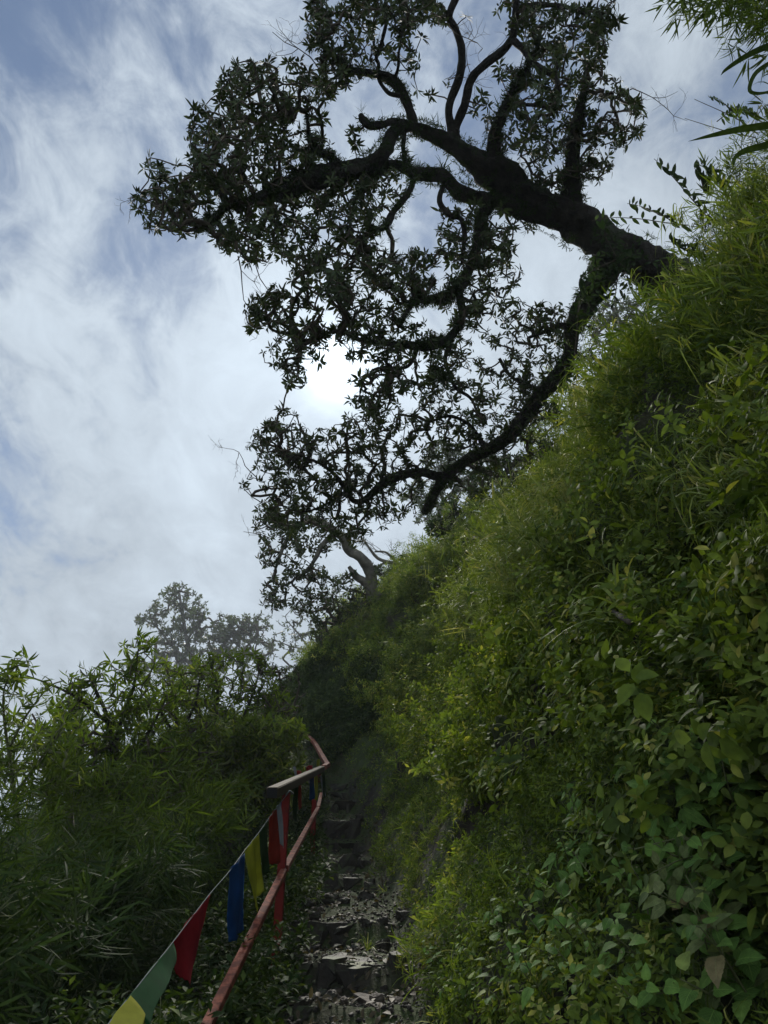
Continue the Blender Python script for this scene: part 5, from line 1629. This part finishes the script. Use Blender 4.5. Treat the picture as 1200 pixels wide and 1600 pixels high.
def flag(label, mat, top, bot, wob=.02, nu=18, nv=30, seed=0):
    """cloth between an upper edge (pixels+depth list) and a lower edge"""
    T = catmull([P(*q) for q in top], nu); Bm = catmull([P(*q) for q in bot], nu)
    g = Geo()
    V = []
    for j in range(nv):
        f = j / (nv - 1)
        for i in range(nu):
            p = T[i] * (1 - f) + Bm[i] * f
            k = math.sin(i / (nu - 1) * 5.5 + seed + f * 2.5) * wob * (0.25 + f) + math.sin(i / (nu - 1) * 13 + seed * 2 - f * 3.1) * wob * .35 * (1.1 - f * .6)
            k2 = (noise.noise(Vector(p * 9.0) + Vector((seed, 0, 0))) + .6 * noise.noise(Vector(p * 24.0))) * wob * 1.3 * (.3 + f)
            frn = (.014 * noise.noise(Vector((i * 1.7, seed * 3.0, 0))) if j == nv - 1 else 0)
            V.append(p + np.array([k * .7, k2 + k * .7, frn]))
    V = np.array(V)
    lv = []
    for j in range(nv - 1):
        for i in range(nu - 1):
            a = j * nu + i
            lv += [a, a + 1, a + nu + 1, a + nu]
    g.add(V, lv, np.full(len(lv) // 4, 4))
    o = g.build('flag', MT[mat], flags, smooth=True)
    m = o.modifiers.new('thickness', 'SOLIDIFY'); m.thickness = .0012
    o['label'] = label
    return o


flag('yellow flag at the bottom edge, lowest on the string', 'c_yellow', [(150,1628,1.62),(171,1598,1.75),(203,1556,1.9)], [(185,1640,1.6),(208,1625,1.72),(226,1586,1.86)], .005, seed=1)
flag('green flag furled along the cord, second from the bottom', 'c_green', [(198,1562,1.88),(235,1515,2.1),(271,1472,2.35)], [(236,1606,1.86),(256,1545,2.08),(276,1503,2.33)], .006, seed=2)
flag('red pointed flag blown down from the cord, third from the bottom', 'c_red', [(272,1470,2.36),(300,1432,2.55),(327,1398,2.75)], [(278,1522,2.36),(293,1537,2.45),(303,1520,2.55)], .010, seed=3)
flag('long blue flag hanging straight', 'c_blue', [(358,1363,3.0),(370,1346,3.1),(381,1333,3.25)], [(357,1471,3.0),(370,1468,3.1),(383,1454,3.2)], .012, seed=4)
flag('long yellow flag with a torn point', 'c_yellow', [(383,1329,3.3),(394,1314,3.4),(406,1300,3.5)], [(397,1426,3.3),(402,1412,3.4),(411,1392,3.45)], .012, seed=5)
flag('narrow dark green flag beside the yellow one', 'c_dgreen', [(405,1301,3.5),(411,1292,3.55),(417,1284,3.62)], [(408,1372,3.5),(413,1368,3.55),(419,1362,3.6)], .008, seed=6)
flag('red flag left of the nearest post', 'c_orange', [(418,1282,3.62),(425,1272,3.7),(431,1264,3.8)], [(418,1352,3.62),(426,1350,3.7),(436,1346,3.8)], .012, seed=7)
flag('white flag overlapping the red one at the nearest post', 'c_white', [(428,1267,3.8),(433,1260,3.84),(438,1254,3.9)], [(436,1298,3.8),(439,1322,3.84),(443,1318,3.9)], .008, seed=8)
flag('blue flag half hidden by the nearest post', 'c_blue', [(439,1253,4.35),(444,1247,4.4),(449,1242,4.45)], [(441,1300,4.35),(446,1305,4.4),(450,1300,4.5)], .008, seed=9)
flag('dull green flag just beyond the nearest post', 'c_dgreen', [(459,1228,4.7),(462,1224,4.8),(466,1219,5.0)], [(459,1280,4.7),(462,1282,4.85),(466,1278,5.0)], .01, seed=10)
flag('orange-red flag hanging behind the olive rail', 'c_orange', [(464,1204,5.3),(468,1204,5.4),(471,1206,5.5)], [(465,1263,5.3),(468,1264,5.4),(471,1262,5.5)], .01, seed=11)
flag('pale flag standing above the olive rail', 'c_white', [(458,1198,5.2),(461,1198,5.25),(463,1200,5.3)], [(460,1215,5.2),(462,1215,5.25),(464,1214,5.3)], .005, seed=12)
flag('blue flag seen below the far half of the olive rail', 'c_blue', [(483,1206,6.5),(486,1205,6.6),(489,1204,6.7)], [(483,1248,6.5),(487,1250,6.6),(491,1246,6.7)], .01, seed=13)
flag('yellow flag wrapped against the second post', 'c_yellow', [(490,1206,7.0),(492,1204,7.1),(495,1203,7.2)], [(492,1249,7.0),(494,1250,7.1),(496,1248,7.2)], .008, seed=14)
flag('small red bunched flag tied on top of the olive rail', 'c_red', [(479,1198,6.2),(483,1196,6.3),(488,1196,6.4)], [(480,1208,6.2),(484,1207,6.3),(488,1204,6.4)], .012, seed=15)
flag('small yellow flag above the second post', 'c_yellow', [(495,1188,7.3),(498,1186,7.4),(500,1187,7.5)], [(495,1200,7.3),(498,1200,7.4),(500,1200,7.5)], .005, seed=16)
flag('greenish white flag to the right of the second post', 'c_dgreen', [(503,1200,7.5),(505,1202,7.7),(507,1205,8.0)], [(505,1246,7.5),(508,1247,7.7),(511,1240,8.0)], .01, seed=17)
flag('white flag end right of the second post', 'c_white', [(501,1212,7.5),(503,1213,7.6),(505,1214,7.7)], [(503,1245,7.5),(506,1246,7.6),(508,1243,7.7)], .008, seed=18)

# ------------------------------------------------------------------ mist
HAZE = 0.0012
bm = bmesh.new()
bmesh.ops.create_cube(bm, size=1.0)
for v in bm.verts:
    v.co = Vector((v.co.x * 1040, v.co.y * 1040, -85 + (v.co.z + .5) * 130))
me = bpy.data.meshes.new('haze')
bm.to_mesh(me); bm.free()
hm, ht, ho = new_mat('haze')
vp = N(ht, 'ShaderNodeVolumePrincipled')
vp.inputs['Color'].default_value = (0.86, 0.90, 0.96, 1)
vp.inputs['Density'].default_value = HAZE
vp.inputs['Anisotropy'].default_value = 0.0
ht.links.new(vp.outputs[0], ho.inputs['Volume'])
me.materials.append(hm)
hz = bpy.data.objects.new('haze', me)
COL.objects.link(hz)
tag(hz, kind='stuff')
